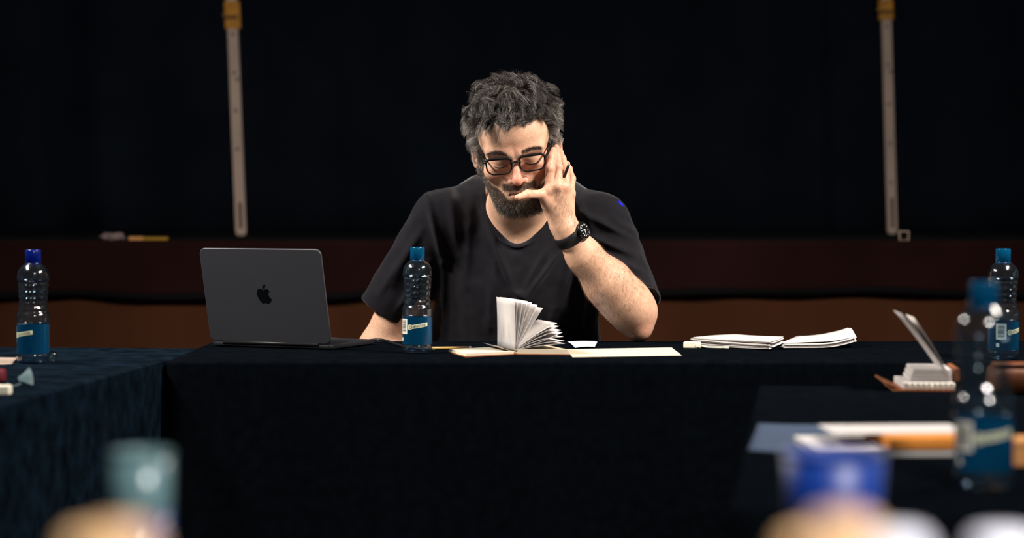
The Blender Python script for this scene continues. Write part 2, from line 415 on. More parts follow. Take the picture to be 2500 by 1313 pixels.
# ------------------------------------------------------------------ tables and cloths
def make_table(name, label, x0, x1, y0, y1, loc=(0, 0), rot=0, group='tables of the meeting square'):
    root = thing(name, label, 'table', (loc[0], loc[1], 0), rot, group)
    bmo('tabletop', box_bm(x1-x0, y1-y0, 0.028, ((x0+x1)/2, (y0+y1)/2, TZ-0.003-0.014), 0.003), MATS['table_board'], root)
    for x in (x0+.07, x1-.07):
        for y in (y0+.07, y1-.07):
            V, Q = lathe_arrays([(0, 0), (.016, 0), (.016, TZ-0.031), (0, TZ-0.031)], 12)
            bmo_ = fast_mesh('leg', V, Q); link('leg', bmo_, MATS['dark_steel'], root, (x, y, 0))
    return root
def make_cloth(name, label, x0, x1, y0, y1, m, loc=(0, 0), rot=0, drop=(0.70, 0.30, 0.70, 0.70), seed=0, folds=0.02):
    """fitted cloth: rounded-rectangle rings from the middle of the top outwards and down; drop = front, back, left, right"""
    cx, cy, hx, hy = (x0+x1)/2, (y0+y1)/2, (x1-x0)/2+.004, (y1-y0)/2+.004
    rings = [(0.0, 0)]+[(k/6, 0) for k in range(1, 7)]
    R = .02; per = []
    n_long, n_short = max(24, int((x1-x0)/0.03)), max(16, int((y1-y0)/0.03))
    for k in range(n_long): per.append((-1+2*k/n_long, -1, 0))
    for k in range(n_short): per.append((1, -1+2*k/n_short, 3))
    for k in range(n_long): per.append((1-2*k/n_long, 1, 1))
    for k in range(n_short): per.append((-1, 1-2*k/n_short, 2))
    n = len(per); V = []
    rows = 0
    for s in (0.02, .3, .6, .85, .97):
        for (u, v, sd) in per: V.append((cx+u*hx*s, cy+v*hy*s, TZ))
        rows += 1
    for a in (0, 20, 45, 70, 90):
        a = math.radians(a)
        for (u, v, sd) in per:
            ex, ey = 0.008*math.sin(a)-.008, 0.008*math.sin(a)-.008
            V.append((cx+u*(hx+ex), cy+v*(hy+ey), TZ-0.008*(1-math.cos(a))))
        rows += 1
    for t in (.03, .1, .25, .45, .7, 1.0):
        for i, (u, v, sd) in enumerate(per):
            dz = drop[sd]*t
            ph = (u if sd in (0, 1) else v)
            L = hx if sd in (0, 1) else hy
            wv = folds*t*(math.sin(ph*L*21+seed)+.6*math.sin(ph*L*47+2*seed)+.3*math.sin(ph*L*90+seed))
            crn = max(0, min(abs(u), abs(v))-.9)/.1
            out = .006*t+wv+.03*t*crn
            ox = out*(1 if sd == 3 else -1 if sd == 2 else 0); oy = out*(1 if sd == 1 else -1 if sd == 0 else 0)
            V.append((cx+u*hx+ox, cy+v*hy+oy, TZ-.008-dz))
        rows += 1
    F = [tuple(range(n))[::-1]]
    for r in range(rows-1):
        for i in range(n):
            F.append((r*n+i, r*n+(i+1) % n, (r+1)*n+(i+1) % n, (r+1)*n+i))
    o = pyd(name, V, [f[::-1] for f in F], m, None, True, (loc[0], loc[1], 0), (0, 0, rot))
    s = o.modifiers.new('thick', 'SOLIDIFY'); s.thickness = 0.002; s.offset = -1
    return tag(o, label, 'tablecloth', 'tablecloths of the meeting square')
BC = MATS['black_cloth']
make_table('folding_table', 'long folding table under black cloth where the man sits', -0.64, 1.28, 3.672, 4.22)
make_cloth('tablecloth', 'black cloth hanging to the floor from the table where the man sits', -0.64, 1.28, 3.672, 4.22, BC, drop=(.71, .25, .71, .71), seed=1, folds=.008)
LR = math.radians(-5.5)
make_table('folding_table', 'folding table under the fuzzy grey-black cloth at the left edge', -0.75, 0, -1.6, 0.36, (-0.755, 3.60), LR)
make_cloth('tablecloth', 'fuzzy grey-black cloth hanging from the table at the left edge', -0.75, 0, -1.6, 0.40, MATS['grey_cloth'], (-0.665, 3.60), LR, drop=(.71, .25, .71, .71), seed=3, folds=.008)
RR = math.radians(-8.4)
make_table('folding_table', 'folding table under black cloth carrying the spiral notebook', 0, 0.82, -1.30, 0.0, (0.398, 3.155), RR)
make_cloth('tablecloth', 'black cloth on the table carrying the spiral notebook and foreground bottle', 0, 0.82, -1.30, 0.0, BC, (0.398, 3.155), RR, drop=(.71, .4, .71, .71), seed=5, folds=.008)
make_table('folding_table', 'folding table under black cloth closest to the viewer', -1.0, 1.1, 0.42, 1.60)
make_cloth('tablecloth', 'black cloth on the table closest to the viewer', -1.0, 1.1, 0.42, 1.60, BC, drop=(.71, .71, .71, .71), seed=8, folds=.008)

# ------------------------------------------------------------------ the person
mat('skin', (0.5, 0.3, 0.2, 1), 0.48, 0.35, attr='Col', noise=(220, 0.16, 6), bump=(700, 0.30, 5, 0.0008), sss=0.12)
mat('hair_strand', (0.05, 0.04, 0.035, 1), 0.42, 0.45, attr='Col')
mat('charcoal_jersey', lin(27, 26, 30), 0.95, 0.05, noise=(35, 0.16, 5), bump=(900, 0.3, 3, 0.0004), sheen=0.30)
mat('blue_patch', lin(10, 20, 235), 0.7, 0.2)
mat('dark_denim', lin(28, 30, 38), 0.9, 0.1, noise=(60, 0.2, 4))
mat('black_leather', lin(18, 17, 17), 0.5, 0.4)
mat('black_acetate', lin(7, 7, 8), 0.5, 0.2)
mat('eye_dark', lin(24, 18, 15), 0.5, 0.3)
mat('lip', lin(150, 84, 74), 0.5, 0.3)

def rotm(ax, deg): return np.array(Matrix.Rotation(math.radians(deg), 3, ax))
HR = rotm('Z', -3) @ rotm('Y', -6.5) @ rotm('X', 24)
EYE_L = np.array([0, -0.080, 0.0])
HO = P(1259, 390, 4.075) - HR @ EYE_L
def to_head(p): return ((p-HO.astype(np.float32)) @ HR.astype(np.float32))
def from_head(p): return np.asarray(p) @ HR.T + HO

def head_local(p):
    m = p.copy(); m[:, 0] = np.abs(m[:, 0])
    d = ell(p, (0, 0.012, 0.040), (0.0775, 0.098, 0.088))                 # cranium
    d = smin(d, ell(p, (0, -0.040, 0.040), (0.066, 0.048, 0.050)), 0.03)   # forehead
    d = smin(d, ell(p, (0, -0.028, -0.045), (0.064, 0.058, 0.068)), 0.03)  # face
    d = smin(d, cap(m, (0.056, 0.005, -0.055), (0.030, -0.060, -0.100), 0.022, 0.022), 0.025)  # jaw
    d = smin(d, ell(p, (0, -0.074, -0.104), (0.026, 0.022, 0.020)), 0.022)  # chin
    d = smin(d, ell(m, (0.046, -0.060, -0.028), (0.024, 0.022, 0.020)), 0.022)  # cheek bone
    d = smin(d, ell(p, (0, -0.076, -0.068), (0.032, 0.024, 0.028)), 0.02)  # muzzle
    d = smin(d, cap(m, (0.010, -0.090, 0.016), (0.050, -0.072, 0.020), 0.009, 0.010), 0.018)  # brow ridge
    d = smax(d, -ell(m, (0.033, -0.101, -0.002), (0.019, 0.0148, 0.014)), 0.014)  # socket
    d = smin(d, ell(m, (0.033, -0.0735, -0.001), (0.0165, 0.0145, 0.0125)), 0.006)   # closed upper lid
    d = smin(d, ell(m, (0.033, -0.079, -0.0135), (0.017, 0.009, 0.006)), 0.008)       # lower lid bag
    d = smin(d, cap(p, (0, -0.090, 0.008), (0, -0.1125, -0.028), 0.0064, 0.0090), 0.011)  # nose ridge
    d = smin(d, ell(p, (0, -0.1155, -0.0335), (0.0102, 0.0105, 0.0096)), 0.008)  # nose tip
    d = smin(d, ell(m, (0.0148, -0.1015, -0.0380), (0.0078, 0.0100, 0.0074)), 0.006)  # wing
    d = smax(d, -ell(m, (0.0072, -0.1070, -0.0447), (0.0036, 0.0050, 0.0040)), 0.003)  # nostril
    lx = np.clip(np.abs(p[:, 0])/0.025, 0, 1); q = p.copy(); q[:, 1] -= 0.016*lx**2; q[:, 2] += 0.003*lx**2
    d = smin(d, cap(q, (-0.020, -0.0975, -0.0650), (0.020, -0.0975, -0.0650), 0.0042, 0.0042), 0.006)
    d = smin(d, cap(q, (-0.017, -0.0965, -0.0745), (0.017, -0.0965, -0.0745), 0.0052, 0.0052), 0.006)
    d = smax(d, -cap(q, (-0.021, -0.1040, -0.0697), (0.021, -0.1040, -0.0697), 0.0026, 0.0026), 0.003)
    # ears
    e = m-np.array([0.0800, 0.012, -0.026], np.float32)
    a = math.radians(30); ex = e[:, 0]*math.cos(a)-e[:, 1]*math.sin(a); ey = e[:, 0]*math.sin(a)+e[:, 1]*math.cos(a)
    e = np.stack([ex, ey, e[:, 2]], 1)
    z = e[:, 2]; yy = e[:, 1]-0.12*z
    rr = np.sqrt((yy/0.0165)**2+(z/np.where(z > 0, 0.031, 0.033))**2)
    disc = np.maximum(np.abs(e[:, 0]-0.004)-0.0030, (rr-1)*0.016)
    rim = np.sqrt(((rr-0.86)*0.0165)**2+(e[:, 0]-0.0075)**2)-0.0036
    ear = smin(disc, np.where(z > -0.020, rim, 1), 0.004)
    ear = smin(ear, ell(e, (0.005, -0.002, -0.027), (0.0045, 0.0085, 0.009)), 0.004)
    d = smin(d, ear, 0.006)
    return d

NB = np.array([0.012, 4.372, 1.000])         # base of neck
NT = from_head((0, 0.025, -0.075))
SHR, SHL = P(1078, 537, 4.36), P(1466, 550, 4.34)   # shoulder joints: the person's right, left
ELR, ELL_ = P(926, 852, 4.40), P(1550, 764, 4.215)
def torso(p):
    d = ell(p, (0.018, 4.405, 0.905), (0.190, 0.128, 0.185))
    d = smin(d, ell(p, (0.004, 4.46, 0.70), (0.199, 0.150, 0.22)), 0.08)
    d = smin(d, cap(p, (-0.075, 4.40, 1.050), SHR+np.array([.012, 0, -.006]), 0.042, 0.058), 0.05)
    d = smin(d, cap(p, (0.105, 4.40, 1.058), SHL+np.array([-.012, 0, .000]), 0.044, 0.062), 0.05)
    d = smin(d, cap(p, (-0.06, 4.43, 1.035), (0.085, 4.43, 1.035), 0.060, 0.060), 0.05)
    return d
def neck(p): return cap(p, NB, NT, 0.070, 0.060)
def skin_head(p):
    d = head_local(to_head(p))
    d = smin(d, neck(p), 0.03)
    return smin(d, torso(p)+0.0125, 0.035)

SK_ARM = []
def forearm_l(p):
    """the person's left arm from the shoulder to the finger tips, hand against the temple"""
    d = cap(p, SHL, ELL_, 0.052, 0.043)
    a = [P(1543, 756, 4.205), P(1484, 690, 4.165), P(1424, 622, 4.125), P(1386, 566, 4.10)]
    d = smin(d, cap(p, a[0], a[1], 0.0465, 0.0485), 0.03)
    d = smin(d, cap(p, a[1], a[2], 0.0485, 0.0345), 0.02)
    d = smin(d, cap(p, a[2], a[3], 0.0345, 0.0265), 0.02)
    d = smin(d, cap(p, P(1561, 805, 4.20), P(1549, 768, 4.21), 0.0250, 0.037), 0.020)   # point of the elbow
    d = smin(d, ell(p, P(1525, 735, 4.18), (0.048, 0.04, 0.045)), 0.03)
    return smin(d, hand_l(p), 0.016)
FING = dict(
    index=[(1341, 460, 4.074, 12.2), (1342, 412, 4.070, 10.8), (1346, 384, 4.082, 9.4), (1351, 366, 4.096, 8.0)],
    middle=[(1362, 452, 4.070, 12.2), (1363, 408, 4.078, 10.6), (1360, 380, 4.096, 9.3), (1358, 360, 4.112, 8.0)],
    ring=[(1381, 455, 4.078, 11.8), (1381, 416, 4.092, 10.2), (1373, 388, 4.110, 9.0), (1367, 368, 4.122, 7.6)],
    pinky=[(1393, 470, 4.094, 10.8), (1396, 436, 4.112, 9.4), (1389, 412, 4.130, 8.2), (1383, 398, 4.142, 7.0)],
    thumb=[(1338, 497, 4.080, 14.0), (1322, 474, 4.066, 11.6), (1288, 474, 4.040, 10.2), (1263, 482, 4.024, 7.4)])
PXM = 1170.0
def hand_l(p):
    W = P(1378, 556, 4.095)
    d = cap(p, P(1388, 572, 4.10), W, 0.0265, 0.0245)
    for nm in ('index', 'middle', 'ring', 'pinky'):
        x, y, dd, r = FING[nm][0]
        off = {'index': -13, 'middle': -4, 'ring': 6, 'pinky': 12}[nm]
        m = cap(p, P(1374+off, 548-abs(off)*.1, 4.092), P(x, y, dd), 15/PXM, r*1.04/PXM)
        d = smin(d, m, 0.014)
    d = smin(d, cap(p, P(1362, 545, 4.095), P(1338, 500, 4.085), 17/PXM, 15/PXM), 0.016)
    # palm thickness behind the back of the hand
    d = smin(d, cap(p, P(1372, 535, 4.105), P(1364, 478, 4.098), 24/PXM, 22/PXM), 0.014)
    for nm, ch in FING.items():
        f = None
        for k in range(3):
            (x, y, dd, r), (x2, y2, d2, r2) = ch[k], ch[k+1]
            c = cap(p, P(x, y, dd), P(x2, y2, d2), r*.97/PXM, r2*.97/PXM)
            # knuckle swell
            f = c if f is None else smin(f, c, 0.003)
        for k in (1, 2):
            x, y, dd, r = ch[k]; f = smin(f, sph(p, P(x, y, dd), r*1.04/PXM), 0.003)
        d = smin(d, f, 0.0032 if nm != 'thumb' else 0.012)
    # knuckles
    for nm in ('index', 'middle', 'ring', 'pinky'):
        x, y, dd, r = FING[nm][0]; d = smin(d, sph(p, P(x, y+3, dd-0.004), r*0.9/PXM), 0.008)
    # thumb nail plate
    return d
def arm_r(p):
    d = cap(p, SHR, ELR, 0.052, 0.044)
    w_ = np.array([-0.150, 4.27, 0.612])
    d = smin(d, cap(p, ELR, w_, 0.046, 0.028), 0.02)
    pal = cap(p, w_, w_+np.array([.07, -.03, -.012]), 0.026, 0.028)
    d = smin(d, pal, 0.02)
    for k in range(4):
        b = w_+np.array([.085, -.055+.02*k, -.012]); d = smin(d, cap(p, b, b+np.array([.055, -.012, -.014]), .0095, .0075), 0.006)
    b = w_+np.array([.03, -.04, -.008]); return smin(d, cap(p, b, b+np.array([.03, -.045, -.006]), .012, .008), 0.01)
def legs(p, g=0.0):
    d = ell(p, (0.012, 4.56, 0.56), (0.175+g, 0.135+g, 0.115+g))
    for s in (-1, 1):
        d = smin(d, cap(p, (0.012+s*.10, 4.56, 0.545), (0.012+s*.145, 4.12, 0.545), 0.082+g, 0.062+g), 0.05)
        d = smin(d, cap(p, (0.012+s*.145, 4.12, 0.545), (0.012+s*.145, 4.17, 0.12), 0.060+g, 0.042+g), 0.02)
    return d

PB = np.array([0.012, 4.5, 0.0])
person = thing('person', 'man in a charcoal t-shirt and black glasses leaning his head on his hand', 'person', PB)

# --- body skin: one mesh (face and neck, both arms, trunk and legs under the clothes)
Hlo = from_head((0, 0, 0))-np.array([.135, .15, .0]); Hlo[2] = 0.90
Hhi = from_head((0, 0, 0))+np.array([.135, .27, .165])
V1, Q1 = mesh_sdf(skin_head, Hlo, Hhi, 0.0017)
alo = np.array([-0.005, 3.98, 0.735]); ahi = np.array([0.36, 4.30, 1.19])
V2, Q2 = mesh_sdf(forearm_l, alo, ahi, 0.0017)
V3, Q3 = mesh_sdf(arm_r, (-0.42, 4.15, 0.50), (-0.06, 4.50, 1.08), 0.004)
lowbody = lambda p: smin(smin(torso(p)+0.015, legs(p, -0.008), 0.03), smin(cap(p, SHL, ELL_, 0.048, 0.043), cap(p, SHR, ELR, .048, .042), .01), .02)
V4, Q4 = mesh_sdf(lowbody, (-0.40, 4.0, 0.09), (0.42, 4.75, 1.10), 0.010)

# colouring by anatomy (in head space)
L1 = to_head(V1.astype(np.float32)).astype(float)
def G(v, c, s): return np.exp(-(((v-np.array(c))/np.array(s))**2).sum(1))
SKIN = np.array(lin(208, 164, 136)[:3]); RED = np.array(lin(196, 120, 100)[:3]); STUB = np.array(lin(66, 50, 43)[:3]); LIP = np.array(lin(172, 100, 86)[:3])
def sd_beard(v):
    """how far a point of the head lies inside the bearded area (0..1)"""
    x, y, z = np.abs(v[:, 0]), v[:, 1], v[:, 2]
    yl = np.clip((-y-0.0)/0.09, 0, 1)
    line = -0.030-0.040*yl**1.1                        # cheek line, falling towards the mouth
    cheek = np.clip((line-z)/0.008, 0, 1)*np.clip((x-0.026)/0.008+yl*0.0, 0, 1)
    side = np.clip((0.014-y)/0.008, 0, 1)
    chin = np.clip((-0.080-z)/0.006, 0, 1)
    must = np.clip((-0.0460-z)/0.004, 0, 1)*np.clip((z+0.0640)/0.003, 0, 1)*np.clip((0.036-x)/0.005, 0, 1)*np.clip((-0.07-y)/0.01, 0, 1)
    m = np.maximum(np.maximum(cheek, chin)*side, must)
    lip = np.exp(-((x/0.022)**4+((z+0.0705)/0.0085)**4))*(y < -0.07)
    low = np.clip((z+0.150)/0.012, 0, 1)
    under = np.clip(1-np.clip((y+0.045)/0.02, 0, 1)*np.clip((-0.118-z)/0.01, 0, 1), 0, 1)
    return np.clip(m*(1-lip)*low*under*(1-np.exp(-((x/0.009)**2+((z+0.0830)/0.004)**2))*0.5), 0, 1)
def scalp(v):
    x, y, z = np.abs(v[:, 0]), v[:, 1], v[:, 2]
    wob = 0.004*np.sin(v[:, 0]*160)+0.003*np.sin(v[:, 0]*390+1)
    top = np.clip((z-(0.073+wob-0.30*np.maximum(x-0.045, 0)+0.12*np.maximum(0.02-x, 0)*-1))/0.006, 0, 1)*(y < 0.0)
    back = np.clip((y-(-0.040+0.30*np.maximum(z-0.03, 0)*-1))/0.006, 0, 1)*np.clip((z+0.004+1.1*np.maximum(y-0.03, 0))/0.008, 0, 1)
    burn = np.clip((y+0.036)/0.006, 0, 1)*np.clip((0.004-y)/0.006, 0, 1)*np.clip((z+0.034)/0.006, 0, 1)
    ear = ((x > 0.0835) | ((x > 0.077) & (z < -0.008) & (z > -0.064) & (y > 0.0) & (y < 0.045))).astype(float)
    return np.clip(np.maximum(np.maximum(top, back), burn), 0, 1)*(1-ear)*(z > -0.075)
bm_, sm_ = sd_beard(L1), scalp(L1)
isneck = (np.linalg.norm(L1, axis=1) > 0.152)
bm_[isneck] = 0; sm_[isneck] = 0
col1 = np.tile(SKIN, (len(V1), 1))
LA = L1.copy(); LA[:, 0] = np.abs(LA[:, 0])
red = 0.85*G(L1, (0, -.112, -.028), (.020, .03, .024)) + 0.55*G(LA, (.045, -.075, -.028), (.022, .04, .02)) + 0.45*G(LA, (.086, .015, -.01), (.02, .03, .04)) + .35*G(L1, (0, -.085, .03), (.03, .04, .02))
red = np.clip(red, 0, 1)[:, None]
col1 = col1*(1-red)+RED*red
lidd = np.clip(G(LA, (.033, -.085, .004), (.02, .02, .010)), 0, 1)[:, None]*0.22
col1 = col1*(1-lidd)+np.array(lin(150, 100, 88)[:3])*lidd
lp = np.clip(np.exp(-((L1[:, 0]/0.020)**4+((L1[:, 2]+0.0700)/0.008)**4))*(L1[:, 1] < -.08), 0, 1)[:, None]*.8
col1 = col1*(1-lp)+LIP*lp
hb = np.clip(np.maximum(bm_*0.8, sm_*0.95), 0, 1)[:, None]
hairroot = np.where((sm_ > bm_)[:, None], np.array(lin(44, 38, 35)[:3]), STUB)
col1 = col1*(1-hb)+hairroot*hb
# knuckle redness on the hand, hairier shade along the forearm
kn = np.zeros(len(V2))
for nm, ch in FING.items():
    for k in range(4):
        x, y, dd, r = ch[k]; kn += (0.5 if k < 2 else .35)*np.exp(-(((V2-P(x, y, dd))/0.013)**2).sum(1))
kn += 0.6*np.exp(-(((V2-P(1562, 800, 4.19))/0.03)**2).sum(1))
kn = np.clip(kn, 0, .8)[:, None]
col2 = np.tile(SKIN*1.03, (len(V2), 1))*(1-kn)+RED*1.1*kn
mottle = 1+0.07*vnoise(V2, 60)[:, None]+0.05*vnoise(V2, 140, 3)[:, None]
col2 *= mottle; col1 *= 1+0.05*vnoise(V1, 70)[:, None]
col3 = np.tile(SKIN, (len(V3), 1)); col4 = np.tile(SKIN, (len(V4), 1))
VV = np.concatenate([V1, V2, V3, V4])-PB; o_ = np.cumsum([0, len(V1), len(V2), len(V3)])
QQ = np.concatenate([Q+k for Q, k in zip((Q1, Q2, Q3, Q4), o_)])
me = fast_mesh('body', VV, QQ); vcol(me, np.concatenate([col1, col2, col3, col4]))
body = link('body', me, MATS['skin'], person)

# --- t-shirt: shell with a scooped neck, open sleeves and folds
CF, CB = P(1266, 567, 4.262), np.array([0.012, 4.480, 1.112])
cc = (CF+CB)/2; cv = (CF-CB); chl = np.linalg.norm(cv)/2; cv /= 2*chl
cn = np.cross(np.array([1., 0, 0]), cv); cn /= np.linalg.norm(cn)
if cn[2] < 0: cn = -cn
def neckcut(p):
    q = p-cc.astype(np.float32); u, v, w_ = q[:, 0], q@cv.astype(np.float32), q@cn.astype(np.float32)
    e = (np.sqrt((u/0.080)**2+(v/chl)**2)-1)*0.078
    return np.maximum(e, -w_-0.09)
hemR_c, hemR_n = P(938, 758, 4.39), (P(926, 790, 4.40)-SHR); hemR_n = hemR_n/np.linalg.norm(hemR_n)
axL = ELL_-SHL; axL = axL/np.linalg.norm(axL)
hemL_c = P(1548, 728, 4.245); hemL_n = axL*0.9+np.array([.05, .0, -.15]); hemL_n /= np.linalg.norm(hemL_n)
SL_END = P(1556, 790, 4.225)
def sleeves(p, cut=True):
    a = cap(p, SHR, P(930, 775, 4.395), 0.067, 0.060)
    b = cap(p, SHL, SL_END, 0.068, 0.063)
    b = smin(b, cap(p, P(1520, 640, 4.33), P(1572, 745, 4.29), 0.045, 0.040), 0.03)
    if cut:
        a = np.maximum(a, (p-hemR_c.astype(np.float32))@hemR_n.astype(np.float32))
        b = np.maximum(b, (p-hemL_c.astype(np.float32))@hemL_n.astype(np.float32))
    return a, b
FOLDS = [  # x0,y0,x1,y1 in the photograph, depth, width (m), height (m)
    (1043, 478, 1082, 640, 4.33, .010, .006), (1082, 640, 1075, 800, 4.31, .012, .005), (1098, 470, 1120, 620, 4.30, .014, .005),
    (1150, 470, 1135, 700, 4.28, .014, .004), (1180, 520, 1255, 715, 4.27, .010, .006), (1255, 715, 1280, 732, 4.27, .012, .006),
    (1385, 590, 1285, 728, 4.27, .011, .006), (1340, 600, 1275, 715, 4.27, .008, .003), (1402, 640, 1368, 752, 4.28, .010, .006),
    (1430, 660, 1420, 800, 4.29, .010, .005), (1205, 640, 1195, 800, 4.27, .012, .004), (1350, 760, 1330, 830, 4.27, .012, .005),
    (1420, 520, 1530, 575, 4.28, .010, .006), (1430, 575, 1545, 620, 4.27, .010, .006), (1450, 610, 1560, 660, 4.26, .009, .006),
    (1480, 655, 1575, 700, 4.26, .009, .005), (1400, 470, 1445, 560, 4.29, .012, .004), (1500, 540, 1560, 570, 4.30, .010, .004),
    (1030, 560, 960, 690, 4.33, .012, .005), (1000, 600, 925, 720, 4.33, .010, .004), (1050, 640, 985, 740, 4.33, .012, .005),
    (1015, 690, 970, 760, 4.34, .009, .004)]
def folds(p):
    d = 0
    fr = np.clip((4.44-p[:, 1])/0.05, 0, 1)
    for (x0, y0, x1, y1, dd, w_, hgt) in FOLDS:
        a, b = P(x0, y0, dd), P(x1, y1, dd); q = p.copy(); q[:, 1] = dd
        s, t = segd(q, a, b)
        d = d-2.0*hgt*np.exp(-(s/(w_*.8))**2)*(0.35+0.65*np.sin(np.pi*np.clip(t, .04, .96)))
    return d*fr + 0.0022*vnoise(p, 22, 2)*1.0+0.0012*vnoise(p, 48, 5)
def shirt(p):
    t = torso(p); a, b = sleeves(p); ai, bi = sleeves(p, False)
    f = folds(p)
    outer = smin(smin(t, a, 0.035), b, 0.035)+f
    inner = smin(smin(t, ai, 0.035), bi, 0.035)+f+0.0100
    nc = neckcut(p)
    band = 0.0016*np.clip((0.016-nc)/0.002, 0, 1)*np.clip(1-np.abs(nc-0.008)/0.010, 0, 1)
    hb_ = (p-hemR_c.astype(np.float32))@hemR_n.astype(np.float32)
    s = np.maximum(outer-band, -inner)
    s = np.maximum(s, -nc)
    return np.maximum(s, 0.50-p[:, 2])
V5, Q5 = mesh_sdf(shirt, (-0.42, 4.09, 0.48), (0.40, 4.66, 1.17), 0.0028, lip=2.4)
tee = link('tshirt', fast_mesh('tshirt', V5-PB, Q5), MATS['charcoal_jersey'], person); tee['label'] = 'charcoal short-sleeved t-shirt'
def shirt_solid(p):
    a, b = sleeves(p, False); return smin(smin(torso(p), a, 0.035), b, 0.035)+folds(p)
th = np.linspace(0, 2*np.pi, 97)[:-1]; ws = np.linspace(.14, -.085, 150)
ring = cc+np.cos(th)[:, None]*np.array([.080, 0, 0])+np.sin(th)[:, None]*cv*chl
pp = ring[:, None]+ws[None, :, None]*cn
dd = shirt_solid(pp.reshape(-1, 3).astype(np.float32)).reshape(len(th), -1)
k = (dd < 0).argmax(1); cring = np.array([pp[i, k[i]] for i in range(len(th))])
for _ in range(6): cring = (np.roll(cring, 1, 0)+2*cring+np.roll(cring, -1, 0))/4
Vc, Fc = tube_arrays(cring-PB+cn*.0004, .0078, 10, True, .40, up=tuple(cn))
co = pyd('collar', Vc, Fc, MATS['charcoal_jersey'], tee, True); co['label'] = 'ribbed neckline band'
sm = tee.modifiers.new('soft', 'SMOOTH'); sm.factor = .5; sm.iterations = 3
bp = P(1512, 500, 4.318)
bmb = box_bm(0.016, 0.02, 0.012, (0, 0, 0), 0.003)
bpo = bmo('shoulder_patch', bmb, MATS['blue_patch'], tee, loc=tuple(bp-PB), rot=(0, math.radians(48), 0)); bpo['label'] = 'small bright blue patch'
V6, Q6 = mesh_sdf(lambda p: np.maximum(legs(p), 0.09-p[:, 2]), (-0.30, 3.98, 0.07), (0.32, 4.74, 0.70), 0.010)
trou = link('trousers', fast_mesh('trousers', V6-PB, Q6), MATS['dark_denim'], person)
for s in (-1, 1):
    bx = np.array([0.012+s*.145, 4.12, 0.0])
    sh = lambda p: smax(smin(ell(p, bx+(0, -.03, .035), (.048, .13, .045)), cap(p, bx+(0, .05, .05), bx+(0, .05, .10), .045, .045), .03), -p[:, 2]+0.002, .006)
    Vs, Qs = mesh_sdf(sh, bx-(.07, .2, .01), bx+(.07, .15, .16), 0.008)
    link('shoe', fast_mesh('shoe', Vs-PB, Qs), MATS['black_leather'], person)

# --- hair on the head
def head_surface(mask, n, seed):
    r = np.random.default_rng(seed); pr = np.clip(mask, 0, 1).copy(); pr[pr < 0.25] = 0
    i = r.choice(len(V1), n, p=pr/pr.sum(), replace=False)
    j = (r.random((n, 3))-.5)*0.0016
    return L1[i]+j
def curl_paths(root, nrm, flow, length, K, curl_r, curl_f, phase, lift, r, gravity=0.0):
    N = len(root); s = np.linspace(0, 1, K)[None, :, None]
    b = np.cross(nrm, flow); b /= np.linalg.norm(b, axis=1, keepdims=True)+1e-9
    l_ = length[:, None, None]
    up = lift[:, None, None]
    path = root[:, None]+nrm[:, None]*(l_*up*np.sin(s*1.75)/1.75*1.6)+flow[:, None]*(l_*(1-up*.5)*s**1.25)
    ang = phase[:, None, None]+s*2*np.pi*curl_f[:, None, None]
    path = path+curl_r[:, None, None]*s*(b[:, None]*np.sin(ang)+nrm[:, None]*np.cos(ang)*.7)
    path[..., 2] -= gravity*(l_*s**2)[..., 0]
    return path
NH = 28000
root = head_surface(sm_, NH, 3); nrm = grad(head_local, root)
r = np.random.default_rng(5)
NL = 560
lc = root[:NL]; lid = np.empty(NH, int)
for k in range(0, NH, 2000):
    lid[k:k+2000] = ((root[k:k+2000, None]-lc[None])**2).sum(2).argmin(1)
# combing: forward and outwards from the crown, swept to the image's left on top, back on the sides
def comb(q):
    z = q[:, 2:3]; out = q-np.array([0.015, 0.03, 0.10]); out /= np.linalg.norm(out, axis=1, keepdims=True)
    d = out+np.array([-.15, -.25, 0.05])
    side = np.clip((np.abs(q[:, :1])-.055)/.02, 0, 1)*np.clip((.09-z)/.03, 0, 1)
    fr = np.clip((-.035-q[:, 1:2])/.02, 0, 1)*(np.sin(q[:, :1]*310+q[:, 1:2]*200) > -.75)
    d = d*(1-fr)+np.array([-.35, .5, .75])*fr
    return d*(1-side)+np.concatenate([np.sign(q[:, :1])*0.1, 0.55+0*z, -0.65+0*z], 1)*side
lflow = comb(lc)+r.normal(0, .75, (NL, 3))
flow = lflow[lid]+comb(root)*.3+r.normal(0, .16, (NH, 3))
flow -= nrm*(flow*nrm).sum(1, keepdims=True); flow /= np.linalg.norm(flow, axis=1, keepdims=True)+1e-9
sidew = np.clip((np.abs(root[:, 0])-.052)/.018, 0, 1)*np.clip((.085-root[:, 2])/.03, 0, 1)
front = np.clip((-.045-root[:, 1])/.02, 0, 1)
lowside = np.clip((.012-root[:, 2])/.02, 0, 1)
length = (1-.55*lowside)*(0.048+.016*r.random(NL))[lid]*(1-.40*sidew)*(1-.25*front)*r.uniform(.8, 1.12, NH)
lift = np.clip((0.36+.30*r.random(NL))[lid]*(1+.5*sidew)*(1-.05*front), .2, .9)
curl_r = (r.uniform(.0040, .0085, NL))[lid]*(1-.45*sidew); curl_f = r.uniform(.5, 1.2, NL)[lid]; ph = r.uniform(0, 6.28, NL)[lid]+r.normal(0, .25, NH)
K = 8
paths = curl_paths(root, nrm, flow, length, K, curl_r, curl_f, ph, lift, r, .12)
